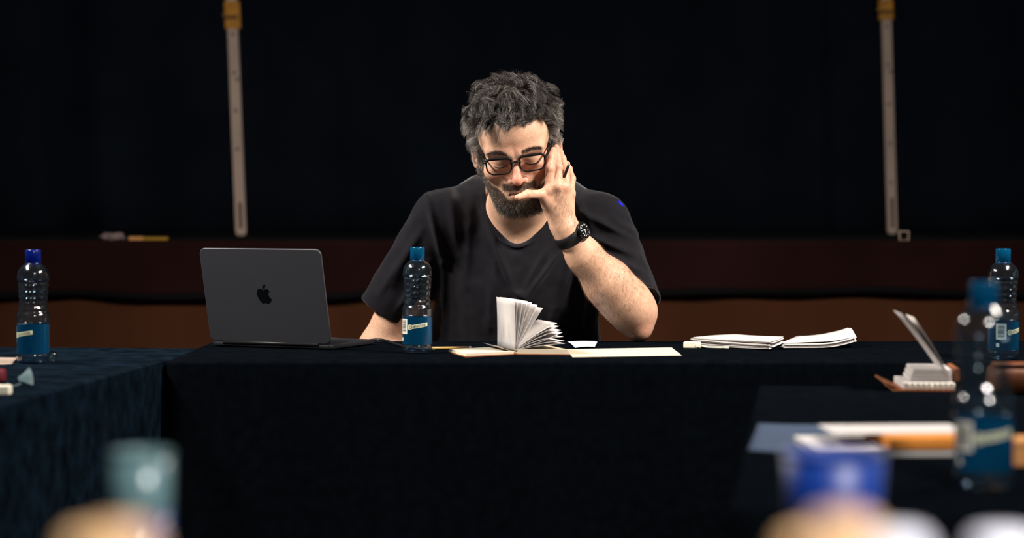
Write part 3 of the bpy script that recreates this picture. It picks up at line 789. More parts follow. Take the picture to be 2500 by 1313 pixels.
# gather every lock around its middle
s_ = np.linspace(0, 1, K)[None, :, None]
mean = np.zeros((NL, K, 3)); cnt = np.bincount(lid, minlength=NL)[:, None, None]
np.add.at(mean, lid, paths); mean /= np.maximum(cnt, 1)
paths = paths*(1-.48*s_)+mean[lid]*(.48*s_)
greyp = np.clip(.13+.64*sidew+.25*front*r.random(NH)+.12*np.clip((-root[:, 0]-.02)/.05, 0, 1), 0, .9)
gk = r.random(NH) < greyp
dark = np.array(lin(40, 33, 29)[:3]); grey = np.array(lin(176, 168, 160)[:3])
cols = np.where(gk[:, None], grey*r.uniform(.4, 1.25, (NH, 1)), dark*r.uniform(.3, 1.3, (NH, 1)))*(r.uniform(.55, 1.25, NL)[lid])[:, None]
Vh, Qh, ch_ = strands(from_head(paths.reshape(-1, 3)).reshape(NH, K, 3)-PB, r.uniform(.00011, .00025, NH), cols)
me = fast_mesh('hair', Vh, Qh); vcol(me, ch_); hair = link('hair', me, MATS['hair_strand'], person); hair['label'] = 'tousled dark hair greying at the sides'; hair['kind'] = 'stuff'
# --- beard
NBd = 9500
root = head_surface(bm_*(1-sm_), NBd, 9); nrm = grad(head_local, root); r = np.random.default_rng(15)
flow = np.array([0, -.25, -1.])+np.stack([np.sign(root[:, 0])*.25+0*root[:, 0], 0*root[:, 0], 0*root[:, 0]], 1)+r.normal(0, .45, (NBd, 3))
must = (root[:, 2] > -0.068) & (np.abs(root[:, 0]) < .034) & (root[:, 1] < -.07)
flow[must] = np.stack([np.sign(root[must, 0])*.8, 0*root[must, 0]-.1, 0*root[must, 0]-.7], 1)+r.normal(0, .25, (must.sum(), 3))
flow -= nrm*(flow*nrm).sum(1, keepdims=True)*.8; flow /= np.linalg.norm(flow, axis=1, keepdims=True)+1e-9
chinw = np.clip((-0.085-root[:, 2])/.03, 0, 1)
length = (0.0055+.0075*chinw)*r.uniform(.7, 1.3, NBd); length[must] *= 1.25
K = 5
paths = curl_paths(root, nrm, flow, length, K, r.uniform(.0005, .0016, NBd), r.uniform(.4, 1.0, NBd), r.uniform(0, 6.28, NBd), r.uniform(.35, .75, NBd), r)
sideb = np.clip((np.abs(root[:, 0])-.045)/.02, 0, 1)
gk = r.random(NBd) < np.clip(.09+.36*chinw+.30*sideb, 0, .7)*np.where(must, .25, 1)
dark = np.array(lin(35, 27, 23)[:3]); grey = np.array(lin(170, 158, 146)[:3])
cols = np.where(gk[:, None], grey*r.uniform(.4, .95, (NBd, 1)), dark*r.uniform(.4, 1.6, (NBd, 1)))
Vh, Qh, ch_ = strands(from_head(paths.reshape(-1, 3)).reshape(NBd, K, 3)-PB, r.uniform(.00014, .00028, NBd), cols)
me = fast_mesh('beard', Vh, Qh); vcol(me, ch_); o = link('beard', me, MATS['hair_strand'], person); o['label'] = 'full dark beard flecked with grey'; o['kind'] = 'stuff'
# --- eyebrows and lashes
for sx in (-1, 1):
    n = 330; r = np.random.default_rng(30+sx); t = r.random(n)
    x = sx*(0.014+0.040*t); z = 0.0215+0.0075*np.sin(t*2.2)-0.006*t+r.normal(0, .0024, n)*(1.15-t*.7)
    y = np.full(n, -0.10)
    q = np.stack([x, y, z], 1)
    for _ in range(12):
        dd = head_local(q.astype(np.float32)); q[:, 1] += np.clip(dd, -.01, .01)*.9
    nr = grad(head_local, q); fl = np.stack([sx*np.ones(n), 0*t, .45-.8*t], 1)+r.normal(0, .2, (n, 3))
    fl -= nr*(fl*nr).sum(1, keepdims=True); fl /= np.linalg.norm(fl, axis=1, keepdims=True)
    pth = curl_paths(q, nr, fl, r.uniform(.006, .010, n), 4, np.full(n, .0003), np.full(n, .5), r.random(n)*6, r.uniform(.1, .3, n), r)
    Vh, Qh, ch_ = strands(from_head(pth.reshape(-1, 3)).reshape(n, 4, 3)-PB, np.full(n, .00019), np.array(lin(56, 42, 35)[:3])*r.uniform(.5, 1.5, (n, 1)))
    me = fast_mesh('eyebrow', Vh, Qh); vcol(me, ch_); o = link('eyebrow', me, MATS['hair_strand'], person); o['kind'] = 'stuff'
    # lash line of the lowered lid
    t = np.linspace(-1, 1, 15); q = np.stack([sx*0.033+0.0150*t, np.full(15, -0.11), -0.0075-0.0028*(1-t*t)], 1)
    for _ in range(14):
        dd = head_local(q.astype(np.float32)); q[:, 1] += np.clip(dd, -.01, .01)*.9
    q[:, 1] -= .0005
    Vt, Ft = tube_arrays(from_head(q)-PB, .0011*np.sqrt(np.clip(1.05-t*t, .05, 1)), 6)
    pyd('eyelashes', Vt, Ft, MATS['eye_dark'], person, True)
# --- fine hair on the forearm
r = np.random.default_rng(44); n = 3000
ok = np.where((V2[:, 1] < 4.30) & (segd(V2, P(1420, 612, 4.12), P(1530, 740, 4.18))[0] < .062) & (segd(V2, P(1420, 612, 4.12), P(1530, 740, 4.18))[1] > .02) & (segd(V2, P(1420, 612, 4.12), P(1530, 740, 4.18))[1] < .97))[0]
ok2 = np.where(segd(V2, P(1385, 535, 4.07), P(1370, 490, 4.06))[0] < .022)[0]
i = np.concatenate([r.choice(ok, n), r.choice(ok2, 200)]); n = len(i)
root = V2[i]; nr = grad(forearm_l, root); fl = np.tile(P(1440, 740, 4.1)-P(1520, 640, 4.1)+.6*(P(1530, 740, 4.1)-P(1420, 612, 4.1)), (n, 1))*8+r.normal(0, .35, (n, 3))
fl -= nr*(fl*nr).sum(1, keepdims=True); fl /= np.linalg.norm(fl, axis=1, keepdims=True)
pth = curl_paths(root, nr, fl, r.uniform(.006, .014, n), 4, np.full(n, .0006), np.full(n, .5), r.random(n)*6, r.uniform(.1, .35, n), r)
Vh, Qh, ch_ = strands(pth-PB, np.full(n, .00010), np.array(lin(96, 64, 46)[:3])*r.uniform(.6, 1.4, (n, 1)))
me = fast_mesh('arm_hair', Vh, Qh); vcol(me, ch_); o = link('arm_hair', me, MATS['hair_strand'], person); o['kind'] = 'stuff'
# --- thumb nail
tn0, tn1 = P(1263, 482, 4.024), P(1288, 474, 4.040)

# ------------------------------------------------------------------ glasses
clear('lens_glass', (.97, .97, .97, 1), (.9, .92, .93, 1), 0.02)
gl = thing('eyeglasses', 'black rectangular eyeglasses worn by the man', 'glasses', from_head((0, -.105, -.008)))
GO = from_head((0, -.105, -.008))
GZ = -.0015
def rrect(cx, cz, wx, hz, n=9):
    pts = []
    rads = [.008, .008, .0155, .0155]
    for (sx, sz, a0, rd) in ((1, 1, 0, rads[0]), (-1, 1, 90, rads[1]), (-1, -1, 180, rads[2]), (1, -1, 270, rads[3])):
        for k in range(n):
            a = math.radians(a0+90*k/(n-1)); pts.append((cx+sx*(wx/2-rd)+rd*math.cos(a), cz+sz*(hz/2-rd)+rd*math.sin(a)))
    return pts
def lensy(x, z): return -0.1055+1.1*x*x+0.10*(z+.009)
for sx in (-1, 1):
    ring = rrect(sx*.0345, GZ, .0525, .0330)
    path = np.array([(x, lensy(x, z), z) for x, z in ring]); thick = np.array([.0016+.0013*max(0, (z-GZ)/.0165) for x, z in ring])
    V, F = tube_arrays(from_head(path)-GO, thick, 8, True, 1.0)
    pyd('rim', V, F, MATS['black_acetate'], gl, True)
    cen = from_head(np.array([[sx*.0345, lensy(sx*.0345, GZ), GZ]]))-GO
    V = np.concatenate([from_head(path)-GO, cen]); n = len(path)
    pyd('lens', V, [(i, (i+1) % n, n) for i in range(n)], MATS['lens_glass'], gl, True)
    tp = np.array([(sx*.0590, -.1010, .0095), (sx*.0632, -.1000, .0098), (sx*.0662, -.0962, .0098), (sx*.0700, -.080, .010), (sx*.0768, -.045, .0115), (sx*.0815, -.012, .013), (sx*.0835, .006, .011), (sx*.083, .022, -.004)])
    V, F = tube_arrays(from_head(tp)-GO, [.0020, .0022, .0020, .0017, .0016, .0016, .0016, .0015], 8, False, 1.3, up=tuple(HR@np.array([0, 1., 0.2])))
    pyd('temple_arm', V, F, MATS['black_acetate'], gl, True)
br = np.array([(-.0105, -.1050, .004), (-.006, -.1075, .0062), (0, -.1085, .0072), (.006, -.1075, .0062), (.0105, -.1050, .004)])
V, F = tube_arrays(from_head(br)-GO, .0020, 8); pyd('bridge', V, F, MATS['black_acetate'], gl, True)

# ------------------------------------------------------------------ wrist watch
mat('watch_strap', lin(14, 14, 15), 0.6, 0.3, bump=(300, .3, 3, .0005)); mat('watch_case', lin(16, 16, 17), 0.3, 0.5, 0.3); mat('watch_dial', lin(10, 10, 11), 0.35, 0.4); mat('watch_mark', lin(225, 222, 212), 0.5, 0.3)
wc = P(1390, 573, 4.104); wax = P(1386, 566, 4.10)-P(1424, 622, 4.125); wax = wax/np.linalg.norm(wax)
face_dir = P(1419, 560, 4.084)-wc; face_dir -= wax*(face_dir@wax); face_dir /= np.linalg.norm(face_dir)
wu = np.cross(wax, face_dir)
wt = thing('wristwatch', 'black wristwatch with white dial marks on the raised wrist', 'watch', wc)
def ringpts(rw, w0, n=40):
    return [np.array([math.cos(a), math.sin(a)]) for a in np.linspace(0, 2*np.pi, n, endpoint=False)]
n = 48; V = []; RX, RY = 0.0318, 0.0315
for a in np.linspace(0, 2*np.pi, n, endpoint=False):
    for (dr, dw) in ((0, -.0130), (.0022, -.0122), (.0022, .0122), (0, .0130), (-.0012, .0122), (-.0012, -.0122)):
        tilt = 0.0
        V.append(face_dir*(RX+dr)*math.cos(a)+wu*(RY+dr)*math.sin(a)+wax*dw)
F = [(i*6+j, i*6+(j+1) % 6, ((i+1) % n)*6+(j+1) % 6, ((i+1) % n)*6+j) for i in range(n) for j in range(6)]
pyd('strap', V, F, MATS['watch_strap'], wt, True)
Mw = Matrix((tuple(wu), tuple(wax), tuple(face_dir))).transposed().to_4x4()
fd = face_dir*0.99-wu*0.0
def wlathe(name, prof, m, base, parent):
    V, Q = lathe_arrays(prof, 40); V = V@np.array(Mw.to_3x3()).T+base
    return link(name, fast_mesh(name, V, Q), m, parent)
base = face_dir*0.0325
case = wlathe('case', [(0, 0), (.0175, 0), (.0186, .002), (.0186, .006), (.0172, .008), (.0158, .0084), (.0154, .0076)], MATS['watch_case'], base, wt)
dial = wlathe('dial', [(0, .0074), (.0155, .0074)], MATS['watch_dial'], base, wt)
def onface(name, pts, h, parent):
    V = [wu*x+wax*y+face_dir*h+base for x, y in pts]; pyd(name, V, [tuple(range(len(pts)))], MATS['watch_mark'], parent)
for k in range(12):
    a = k*math.pi/6; c, s = math.cos(a), math.sin(a); hw = .0007 if k % 3 else .0011
    pts = [(.0108, -hw), (.0138, -hw), (.0138, hw), (.0108, hw)]
    onface('hour_mark', [(x*c-y*s, x*s+y*c) for x, y in pts], .0077, dial)
for a, ln, hw in ((2.5, .0085, .0012), (4.1, .0115, .0009)):
    c, s = math.cos(a), math.sin(a); onface('hand', [(x*c-y*s, x*s+y*c) for x, y in [(-.002, -hw), (ln, -hw*.5), (ln, hw*.5), (-.002, hw)]], .0079, dial)
V, Q = lathe_arrays([(0, 0), (.0028, 0), (.0028, .004), (0, .0042)], 16); cm = Matrix((tuple(wax), tuple(face_dir), tuple(wu))).transposed().to_3x3()
link('crown', fast_mesh('crown', V@np.array(cm).T-wu*.0222+base+face_dir*.0045, Q), MATS['watch_case'], wt)

# ------------------------------------------------------------------ pen held in the hand
mat('pen_body', lin(38, 36, 36), 0.35, 0.5, 0.4)
pa, pb = P(1391, 396, 4.066), P(1366, 462, 4.088)
pen = thing('pen', 'slim dark pen held between the fingers at the temple', 'pen', pa)
tube('barrel', [pa*(1-t)+pb*t-pa for t in (.10, .2, .6, 1.0)], [.0026, .0030, .0030, .0028], MATS['pen_body'], pen, 10)
tube('tip', [pa*(1-t)+pb*t-pa for t in (0, .04, .10)], [.0006, .0014, .0026], MATS['pole_metal'], pen, 10)

# ------------------------------------------------------------------ chair under the man (hidden by the table)
ch = thing('chair', 'black chair the man sits on, hidden by the table', 'chair', (0.012, 4.58, 0))
bmo('seat', rbox_bm(.44, .42, .03, .04, (0, 0, .425)), MATS['black_leather'], ch)
for sx in (-.19, .19):
    for sy in (-.18, .18):
        V, Q = lathe_arrays([(0, 0), (.012, 0), (.012, .41), (0, .41)], 10); link('leg', fast_mesh('leg', V, Q), MATS['dark_steel'], ch, (sx, sy, 0))
    tube('back_post', [(sx*.85, .20, .41), (sx*.85, .23, .80)], .011, MATS['dark_steel'], ch)
bmo('backrest', rbox_bm(.33, .20, .02, .03, (0, 0, 0)), MATS['black_leather'], ch, loc=(0, .215, .72), rot=(math.radians(86), 0, 0))

# ------------------------------------------------------------------ things on the tables
mat('paper_white', lin(206, 200, 196), 0.8, 0.2, noise=(40, 0.05, 4))
mat('paper_cream', lin(206, 192, 168), 0.8, 0.2, noise=(60, 0.06, 4, (1, 1, 8)))
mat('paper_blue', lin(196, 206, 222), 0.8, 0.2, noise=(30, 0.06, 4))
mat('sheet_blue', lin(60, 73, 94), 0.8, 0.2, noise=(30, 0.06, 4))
mat('beige_paper', lin(150, 132, 118), 0.8, 0.2)
mat('brown_cover', lin(140, 82, 48), 0.6, 0.3, noise=(60, 0.2, 4))
mat('aluminium', lin(66, 66, 71), 0.5, 0.5, 0.4, bump=(2500, 0.05, 2, 0.0002))
mat('shaded_aluminium', lin(34, 34, 37), 0.5, 0.4, 0.3)  # same metal for the laptop base, its shadow put into the colour
mat('emblem_black', lin(7, 8, 10), 0.2, 0.5)
mat('screen_black', lin(8, 8, 9), 0.15, 0.5); mat('key_black', lin(16, 16, 17), 0.5, 0.3)
mat('white_plastic', lin(238, 230, 206), 0.4, 0.4)
mat('black_cable', lin(14, 14, 15), 0.5, 0.4)
mat('gold_pencil', lin(176, 138, 70), 0.4, 0.5); mat('silver', lin(200, 198, 194), 0.3, 0.5, 0.9)
mat('manila', lin(226, 142, 58), 0.7, 0.2, noise=(20, 0.1, 4)); mat('leather_brown', lin(104, 54, 24), 0.55, 0.3, noise=(30, 0.2, 5), bump=(200, 0.3, 4, 0.001))
mat('tan_card', lin(200, 140, 84), 0.8, 0.15, noise=(30, 0.1, 4)); mat('dark_red', lin(96, 20, 34), 0.6, 0.3)
mat('label_white', lin(226, 222, 206), 0.5, 0.3); mat('label_ink', lin(60, 60, 70), 0.6, 0.2); mat('label_pale', lin(206, 208, 176), 0.5, 0.3)
mat('pink_tissue', lin(124, 106, 104), 0.9, 0.1, noise=(30, .15, 4)); mat('yellow_tape', lin(150, 110, 18), 0.5, 0.3)
mat('tan_glint_cap', lin(255, 206, 150), 0.45, 0.4); mat('white_glint_cap', lin(226, 226, 240), 0.4, 0.4)  # cap colours stand in for out-of-focus highlights
clear('bottle_plastic', (.76, .86, .91, 1), (.05, .24, .44, 1), 0.12, f0=0.10, haze=0.004)
film('frosted_plastic', lin(176, 200, 204), 0.5, 0.15, 0.45)
clear('clear_plastic', (.90, .93, .94, 1), (.55, .68, .72, 1), 0.10)
film('label_blue', lin(0, 84, 122), 0.6, 0.22, 0.25)
film('cap_blue', lin(8, 104, 150), 0.45, 0.08, 0.35)
film('cap_navy', lin(8, 40, 150), 0.5, 0.2, 0.25)
film('cup_blue', lin(0, 62, 160), 0.5, 0.45, 0.10)
film('tumbler_teal', lin(128, 164, 170), 0.5, 0.25, 0.30)
film('tumbler_blue', lin(10, 70, 140), 0.5, 0.25, 0.20)

# --- water bottles
def wrap(pts, r): return [(r*math.sin(x/r), -r*math.cos(x/r), z) for x, z in pts]
def wrap_poly(name, pts, r, m, parent, n=10):
    """flat quad-ish outline on the bottle's side, resampled so that it follows the curve; pts as 4 corners"""
    (a, b, c, d) = [np.array(p, float) for p in pts]; V = []; F = []
    for j in range(2):
        for i in range(n+1):
            t = i/n; p = (a*(1-t)+b*t) if j == 0 else (d*(1-t)+c*t); V.append(tuple(p))
    F = [(i, i+1, n+1+i+1, n+1+i) for i in range(n)]
    return pyd(name, wrap(V, r), F, m, parent, True)
def text_flat(body, size):
    cu = bpy.data.curves.new('text', 'FONT'); cu.body = body; cu.size = size; cu.align_x = 'LEFT'; cu.fill_mode = 'FRONT'; cu.resolution_u = 3
    o = bpy.data.objects.new('text', cu); C.objects.link(o); dg = bpy.context.evaluated_depsgraph_get(); dg.update()
    me = bpy.data.meshes.new_from_object(o.evaluated_get(dg)); bpy.data.objects.remove(o, do_unlink=True)
    V = np.array([v.co[:] for v in me.vertices]); F = [tuple(p.vertices) for p in me.polygons]; bpy.data.meshes.remove(me)
    return V, F
BP = smooth_prof([(.0001, .0012), (.018, .0010), (.0262, .0020), (.0288, .0070), (.0296, .0140), (.0288, .0175), (.0288, .0300), (.0288, .0600), (.0289, .0715), (.0300, .0740), (.0299, .0850),
                  (.0288, .0905), (.0262, .0955), (.0266, .1000), (.0248, .1060), (.0252, .1110), (.0246, .1160), (.0258, .1210), (.0254, .1270), (.0268, .1330), (.0264, .1390), (.0276, .1450), (.0270, .1490),
                  (.0291, .1530), (.0288, .1580), (.0272, .1680), (.0225, .1760), (.0160, .1820), (.0128, .1850), (.0125, .1900), (.0125, .2040), (.0112, .2050)], 3)
def bmod(r, z, th):
    m = np.clip((z-.094)/.01, 0, 1)*np.clip((.152-z)/.006, 0, 1)
    return r*(1+.022*m*np.cos(9*th)+.016*m*np.cos(14*th+z*500))
def make_bottle(label, loc, rotz, capm='cap_blue', twist=0):
    root = thing('water_bottle', label, 'bottle', loc, rotz, 'water bottles on the tables')
    V, Q = lathe_arrays(BP, 72, bmod); bd = link('body', fast_mesh('body', V, Q), MATS['bottle_plastic'], root)
    seg = 24; V = []; prof = [(.0130, .1835), (.0142, .1850), (.0142, .2070), (.0134, .2085), (.0001, .2088)]
    V, Q = lathe_arrays(prof, 60, lambda r, z, th: r*(1+.018*np.sign(np.sin(30*th))*(z < .206)*(z > .184)))
    link('cap', fast_mesh('cap', V, Q), MATS[capm], root)
    V, Q = lathe_arrays([(.0138, .1795), (.0146, .1800), (.0146, .1828), (.0138, .1833)], 40); link('cap_ring', fast_mesh('cap_ring', V, Q), MATS[capm], root)
    V, Q = lathe_arrays([(.02925, .0185), (.02925, .045), (.02925, .0718)], 72); lb = link('label', fast_mesh('label', V, Q), MATS['label_blue'], root); lb['label'] = 'blue printed label'
    R = .0294; k = math.tan(math.radians(8.5))
    z0 = .0545
    wrap_poly('badge', [(-.0160, z0-.0040-.016*k), (.0225, z0-.0034+.0225*k), (.0225, z0+.0040+.0225*k), (-.0160, z0+.0036-.016*k)], R, MATS['label_pale'], lb, 16)
    c_ = [( -.0140+.0052*math.cos(a), z0-.0140*k+.0054*math.sin(a)) for a in np.linspace(0, 2*math.pi, 24, endpoint=False)]
    pyd('badge_disc', wrap(c_, R+.0001), [tuple(range(24))], MATS['label_pale'], lb)
    tv, tf = text_flat('QUENCHER', .0070); tv = tv.copy(); wid = tv[:, 0].max(); tv[:, 0] *= .0345/wid
    big = np.where(tv[:, 0] < .0042, 1.35, 1.0)
    pts = [(x-.0155, z0-.0024+(x-.0155)*k+y*b-(.0008 if b > 1 else 0)) for (x, y, _), b in zip(tv, big)]
    pyd('lettering', wrap(pts, R+.0003), tf, MATS['label_ink'], lb)
    wrap_poly('barcode_panel', [(-.0400, .0390), (-.0205, .0390), (-.0205, .0685), (-.0400, .0685)], R, MATS['label_white'], lb)
    rr = random.Random(3); z = .0425
    while z < .066:
        h = rr.choice([.0005, .0008, .0012]); wrap_poly('bar', [(-.0370, z), (-.0240, z), (-.0240, z+h), (-.0370, z+h)], R+.0002, MATS['label_ink'], lb, 6); z += h+rr.choice([.0006, .0009, .0013])
    wrap_poly('print_mark', [(-.0400, .0250), (-.0340, .0250), (-.0340, .0320), (-.0400, .0320)], R, MATS['label_white'], lb)
    wrap_poly('print_stripe', [(.0170, .0230), (.0190, .0230), (.0265, .0500), (.0240, .0500)], R, MATS['cap_navy'], lb)
    return root
MB_ = make_bottle('upright water bottle with blue label in front of the man, beside the laptop', T(1019, 862), math.radians(0))
b2 = dup(MB_, T(81, 886), math.radians(-32), 'water bottle with dark blue cap at the left edge of the tables')
for chd in b2.children:
    if chd.name.startswith('cap'):
        chd.data = chd.data.copy(); chd.data.materials[0] = MATS['cap_navy']
dup(MB_, T(2449, 877), math.radians(38), 'water bottle standing behind the large blurred bottle, partly hidden by it')
dup(MB_, T(2402, 1190), math.radians(4), 'large out-of-focus water bottle on the table with the spiral notebook')

# --- laptop
lw_, lh_, ld_ = .284, .197, .190
lc_ = T(661, 850); lap = thing('laptop', 'open grey aluminium laptop with black emblem, lid towards the viewer', 'laptop', lc_, math.radians(-24))
bmo('base', rbox_bm(lw_, ld_, .009, .012, (0, ld_/2-.002, .0065), .002), MATS['shaded_aluminium'], lap, True)
kb = bmo('keyboard', rbox_bm(lw_-.03, .10, .001, .004, (0, .075, .0112), .0002), MATS['key_black'], lap)
bmo('trackpad', rbox_bm(.10, .065, .0008, .004, (0, .160, .0112), .0002), MATS['aluminium'], lap)
V, F = tube_arrays([(-lw_/2+.03, 0, .010), (lw_/2-.03, 0, .010)], .0045, 12); pyd('hinge', V, F, MATS['key_black'], lap, True)
for fx in (-.12, .12):
    for fy in (.015, .185):
        V, Q = lathe_arrays([(0, 0), (.006, 0), (.006, .0022), (0, .0022)], 14); link('foot', fast_mesh('foot', V, Q), MATS['key_black'], lap, (fx, fy, 0))
lid = bmo('lid', rbox_bm(lw_, lh_, .0055, .013, (0, lh_/2+.002, 0), .0018, 8), MATS['aluminium'], lap, True, loc=(0, 0, .010), rot=(math.radians(90+13), 0, 0))
for p_ in lid.data.polygons: p_.use_smooth = abs(p_.normal.z) < .98
bmo('screen', rbox_bm(lw_-.012, lh_-.012, .0006, .006, (0, lh_/2+.002, -.0030), 0), MATS['screen_black'], lid)
def spline(pts, n=5):
    p = [np.array(q, float) for q in pts]; N = len(p); out = []
    for k in range(N):
        a, b, c, d = p[k-1], p[k], p[(k+1) % N], p[(k+2) % N]
        for t in np.linspace(0, 1, n, endpoint=False): out.append(0.5*((2*b)+(-a+c)*t+(2*a-5*b+4*c-d)*t*t+(-a+3*b-3*c+d)*t**3))
    return out
appl = [(500, 520), (420, 482), (330, 470), (235, 510), (190, 620), (188, 740), (222, 880), (290, 1010), (370, 1110), (440, 1125), (500, 1098), (570, 1102), (640, 1128), (715, 1085), (780, 1000), (815, 930), (745, 860), (700, 770), (690, 690), (712, 610), (752, 555), (680, 485), (590, 480)]
leaf = [(462, 455), (465, 385), (515, 300), (588, 262), (592, 330), (545, 420)]
def emb(pts): return [((x-500)*70/1313/1190/.86, (790-y)*70/1313/1190*1.03) for x, y in spline(pts)]
bmE = prism_bm(emb(appl), .0004, (0, lh_/2+.002, .0029)); bmL = prism_bm(emb(leaf), .0004, (0, lh_/2+.002, .0029))
em = bmo('emblem', bmE, MATS['emblem_black'], lid); em['label'] = 'black fruit-shaped emblem with a bite'
bmo('emblem_leaf', bmL, MATS['emblem_black'], em)
# charging plug and cables
plug = T(817, 852); cab = thing('charging_cable', 'thin black cable with pale plug running from the laptop', 'cable', plug)
bmo('plug', box_bm(.006, .006, .006, (0, 0, .004), .001), MATS['white_plastic'], cab)
cp = smooth_prof([T(820, 852)-plug+(0, 0, .003), T(850, 846)-plug+(0, 0, .003), T(885, 838)-plug+(0, 0, .004), T(930, 836)-plug+(0, 0, .006), T(975, 846)-plug+(0, 0, .003), T(1000, 852)-plug+(0, 0, .003), T(1060, 858)-plug+(0, 0, .003)], 6)
tube('cord', cp, .0028, MATS['black_cable'], cab, 8)

# --- pencil
pa_, pb_ = T(1052, 850, TZ+.0035), T(1151, 849, TZ+.0035)
pcl = thing('pencil', 'gold pencil lying behind the water bottle and notebook', 'pencil', pa_)
tube('shaft', [np.zeros(3), (pb_-pa_)*.95], .0035, MATS['gold_pencil'], pcl, 6); tube('ferrule', [(pb_-pa_)*.95, (pb_-pa_)], .0037, MATS['silver'], pcl, 10)

# --- open notebook with fanned pages
S0 = T(1259, 866); SV = np.array([-.037, .126, 0]); UP = np.array([0, 0, 1.])
nb_ = thing('notebook', 'open notebook with brown cover and fanned upright pages', 'notebook', S0)
def slab(name, fl, wv, sv, z0, z1, m, parent, skew=0.0):
    fl = np.array(fl, float); V = []
    for z, g in ((z0, 0), (z1, skew)):
        for a, b in ((0, 0), (1, 0), (1, 1), (0, 1)): V.append(fl+wv*(a*(1-g)+0)+sv*b+UP*z)
    return pyd(name, V, [(3, 2, 1, 0), (4, 5, 6, 7), (0, 1, 5, 4), (1, 2, 6, 5), (2, 3, 7, 6), (3, 0, 4, 7)], m, parent)
WL = T(1137, 873)-T(1256, 867); WL[2] = 0; WR = T(1389, 869)-T(1262, 868); WR[2] = 0
slab('cover', np.array([-.002, 0, 0]), WL*1.015, SV*1.02, 0, .0022, MATS['brown_cover'], nb_)
slab('cover', np.array([.003, 0, 0]), WR*1.02, SV*1.02, 0, .0022, MATS['brown_cover'], nb_)
slab('page_block', np.array([-.003, .001, 0]), WL, SV, .0022, .0068, MATS['paper_cream'], nb_, .03)
slab('page_block', np.array([.004, .001, 0]), WR, SV, .0022, .0110, MATS['paper_cream'], nb_, .03)
tube('spine', [np.array([0, 0, .002]), SV+np.array([0, 0, .002])], .003, MATS['brown_cover'], nb_, 8)
def page(theta, bend, length=.098, lift=.009, parent=nb_, s0=np.zeros(3), sv=SV, side=None, m='paper_white', name='page', jit=0):
    n = 9; V = []; F = []
    out = side if side is not None else WR/np.linalg.norm(WR)
    pos = np.zeros(3); pts = [pos]
    for k in range(n-1):
        a = math.radians(theta+bend*(k/(n-2)-.5)); pos = pos+(out*math.cos(a)+UP*math.sin(a))*length/(n-1); pts.append(pos)
    for p_ in pts: V.append(s0+UP*lift+p_+sv*.02); 
    for p_ in pts: V.append(s0+UP*lift+p_+sv*(.99+jit))
    F = [(i, i+1, n+i+1, n+i) for i in range(n-1)]
    o = pyd(name, V, F, MATS[m], parent, True); s = o.modifiers.new('thick', 'SOLIDIFY'); s.thickness = .00025; return o
for th_, bd_ in ((91, 3), (87, -4), (82, 6), (76, 4), (71, -5), (64, 4), (57, 2), (33, -14), (29, -18), (24, -16), (21, 10), (16, -22), (11, -14), (8, -8)):
    page(th_, bd_)
page(163, -20, .03, .006)
pg = pyd('loose_sheet', [T(1398, 871, TZ+.001), T(1664, 867, TZ+.001), T(1640, 848, TZ+.001), T(1380, 852, TZ+.001)], [(0, 1, 2, 3)], MATS['paper_cream'])
s = pg.modifiers.new('thick', 'SOLIDIFY'); s.thickness = .0015
tag(pg, 'blank sheet lying flat to the right of the open notebook', 'paper')
def curled(name, corners, m, parent=None, curl=0.006, n=12, seed=0, loc=None, thick=.0004):
    """sheet over four corners (front-left, front-right, back-right, back-left) with gentle waves"""
    a, b, c, d = [np.array(q, float) for q in corners]; V = []; rr = random.Random(seed); ph = [rr.uniform(0, 6) for _ in range(4)]
    for j in range(n):
        for i in range(n):
            u, v = i/(n-1), j/(n-1); p = (a*(1-u)+b*u)*(1-v)+(d*(1-u)+c*u)*v
            p = p+UP*curl*(.5+.25*math.sin(u*4+ph[0])+.25*math.sin(v*4+u*2+ph[1])); V.append(p-(loc if loc is not None else 0))
    F = [(j*n+i, j*n+i+1, (j+1)*n+i+1, (j+1)*n+i) for j in range(n-1) for i in range(n-1)]
    o = pyd(name, V, F, m, parent, True); s = o.modifiers.new('thick', 'SOLIDIFY'); s.thickness = thick; s.offset = 1
    return o
ls = curled('loose_sheet', [T(1404, 850), T(1452, 850), T(1459, 834), T(1385, 835)], MATS['paper_blue'], None, .004, seed=2)
tag(ls, 'small curled page between the open notebook and the elbow', 'paper')

# --- piles of paper and adapter
def pile(label, front, n, dz, m, seed, curl):
    a, b, c, d = front; root = thing('paper_pile', label, 'papers', (a+b+c+d)/4, 0, 'papers on the man\'s table'); rr = random.Random(seed); L0 = np.array(root.location)
    for k in range(n):
        j = np.array([rr.uniform(-.006, .006), rr.uniform(-.004, .004), 0])
        curled('sheet', [q+UP*(dz*k+.0006)+j for q in (a, b, c, d)], m, root, curl, 10, seed*10+k//4, L0, dz*.94)
    return root
A = [T(1712, 846), T(1886, 855), T(2020, 846), T(1830, 833)]
pile('white paper pile with pointed corner beside the white adapter', [T(1690, 843), T(1884, 856), T(1910, 843), T(1790, 834)], 12, .0013, MATS['paper_white'], 4, .003)
pl2 = [T(1912, 854), T(2088, 849), T(2075, 834), T(1950, 834)]
root = pile('white paper pile with upcurled right corner, nearest the spiral notebook', pl2, 9, .0013, MATS['paper_white'], 6, .003)
for chd in root.children:
    me_ = chd.data
    for v in me_.vertices:
        u = (v.co.x+.02)/.08
        if u > 0: v.co.z += .012*min(u, 1.2)**2
ad = T(1690, 850); adp = thing('power_adapter', 'small white charger block with short white cable in front of papers', 'adapter', ad)
bmo('block', box_bm(.034, .02, .013, (0, 0, .0068), .002), MATS['white_plastic'], adp, rot=(0, 0, math.radians(-14)))
bmo('socket', box_bm(.009, .004, .007, (.014, -.011, .006), .001), MATS['white_plastic'], adp, rot=(0, 0, math.radians(-14)))
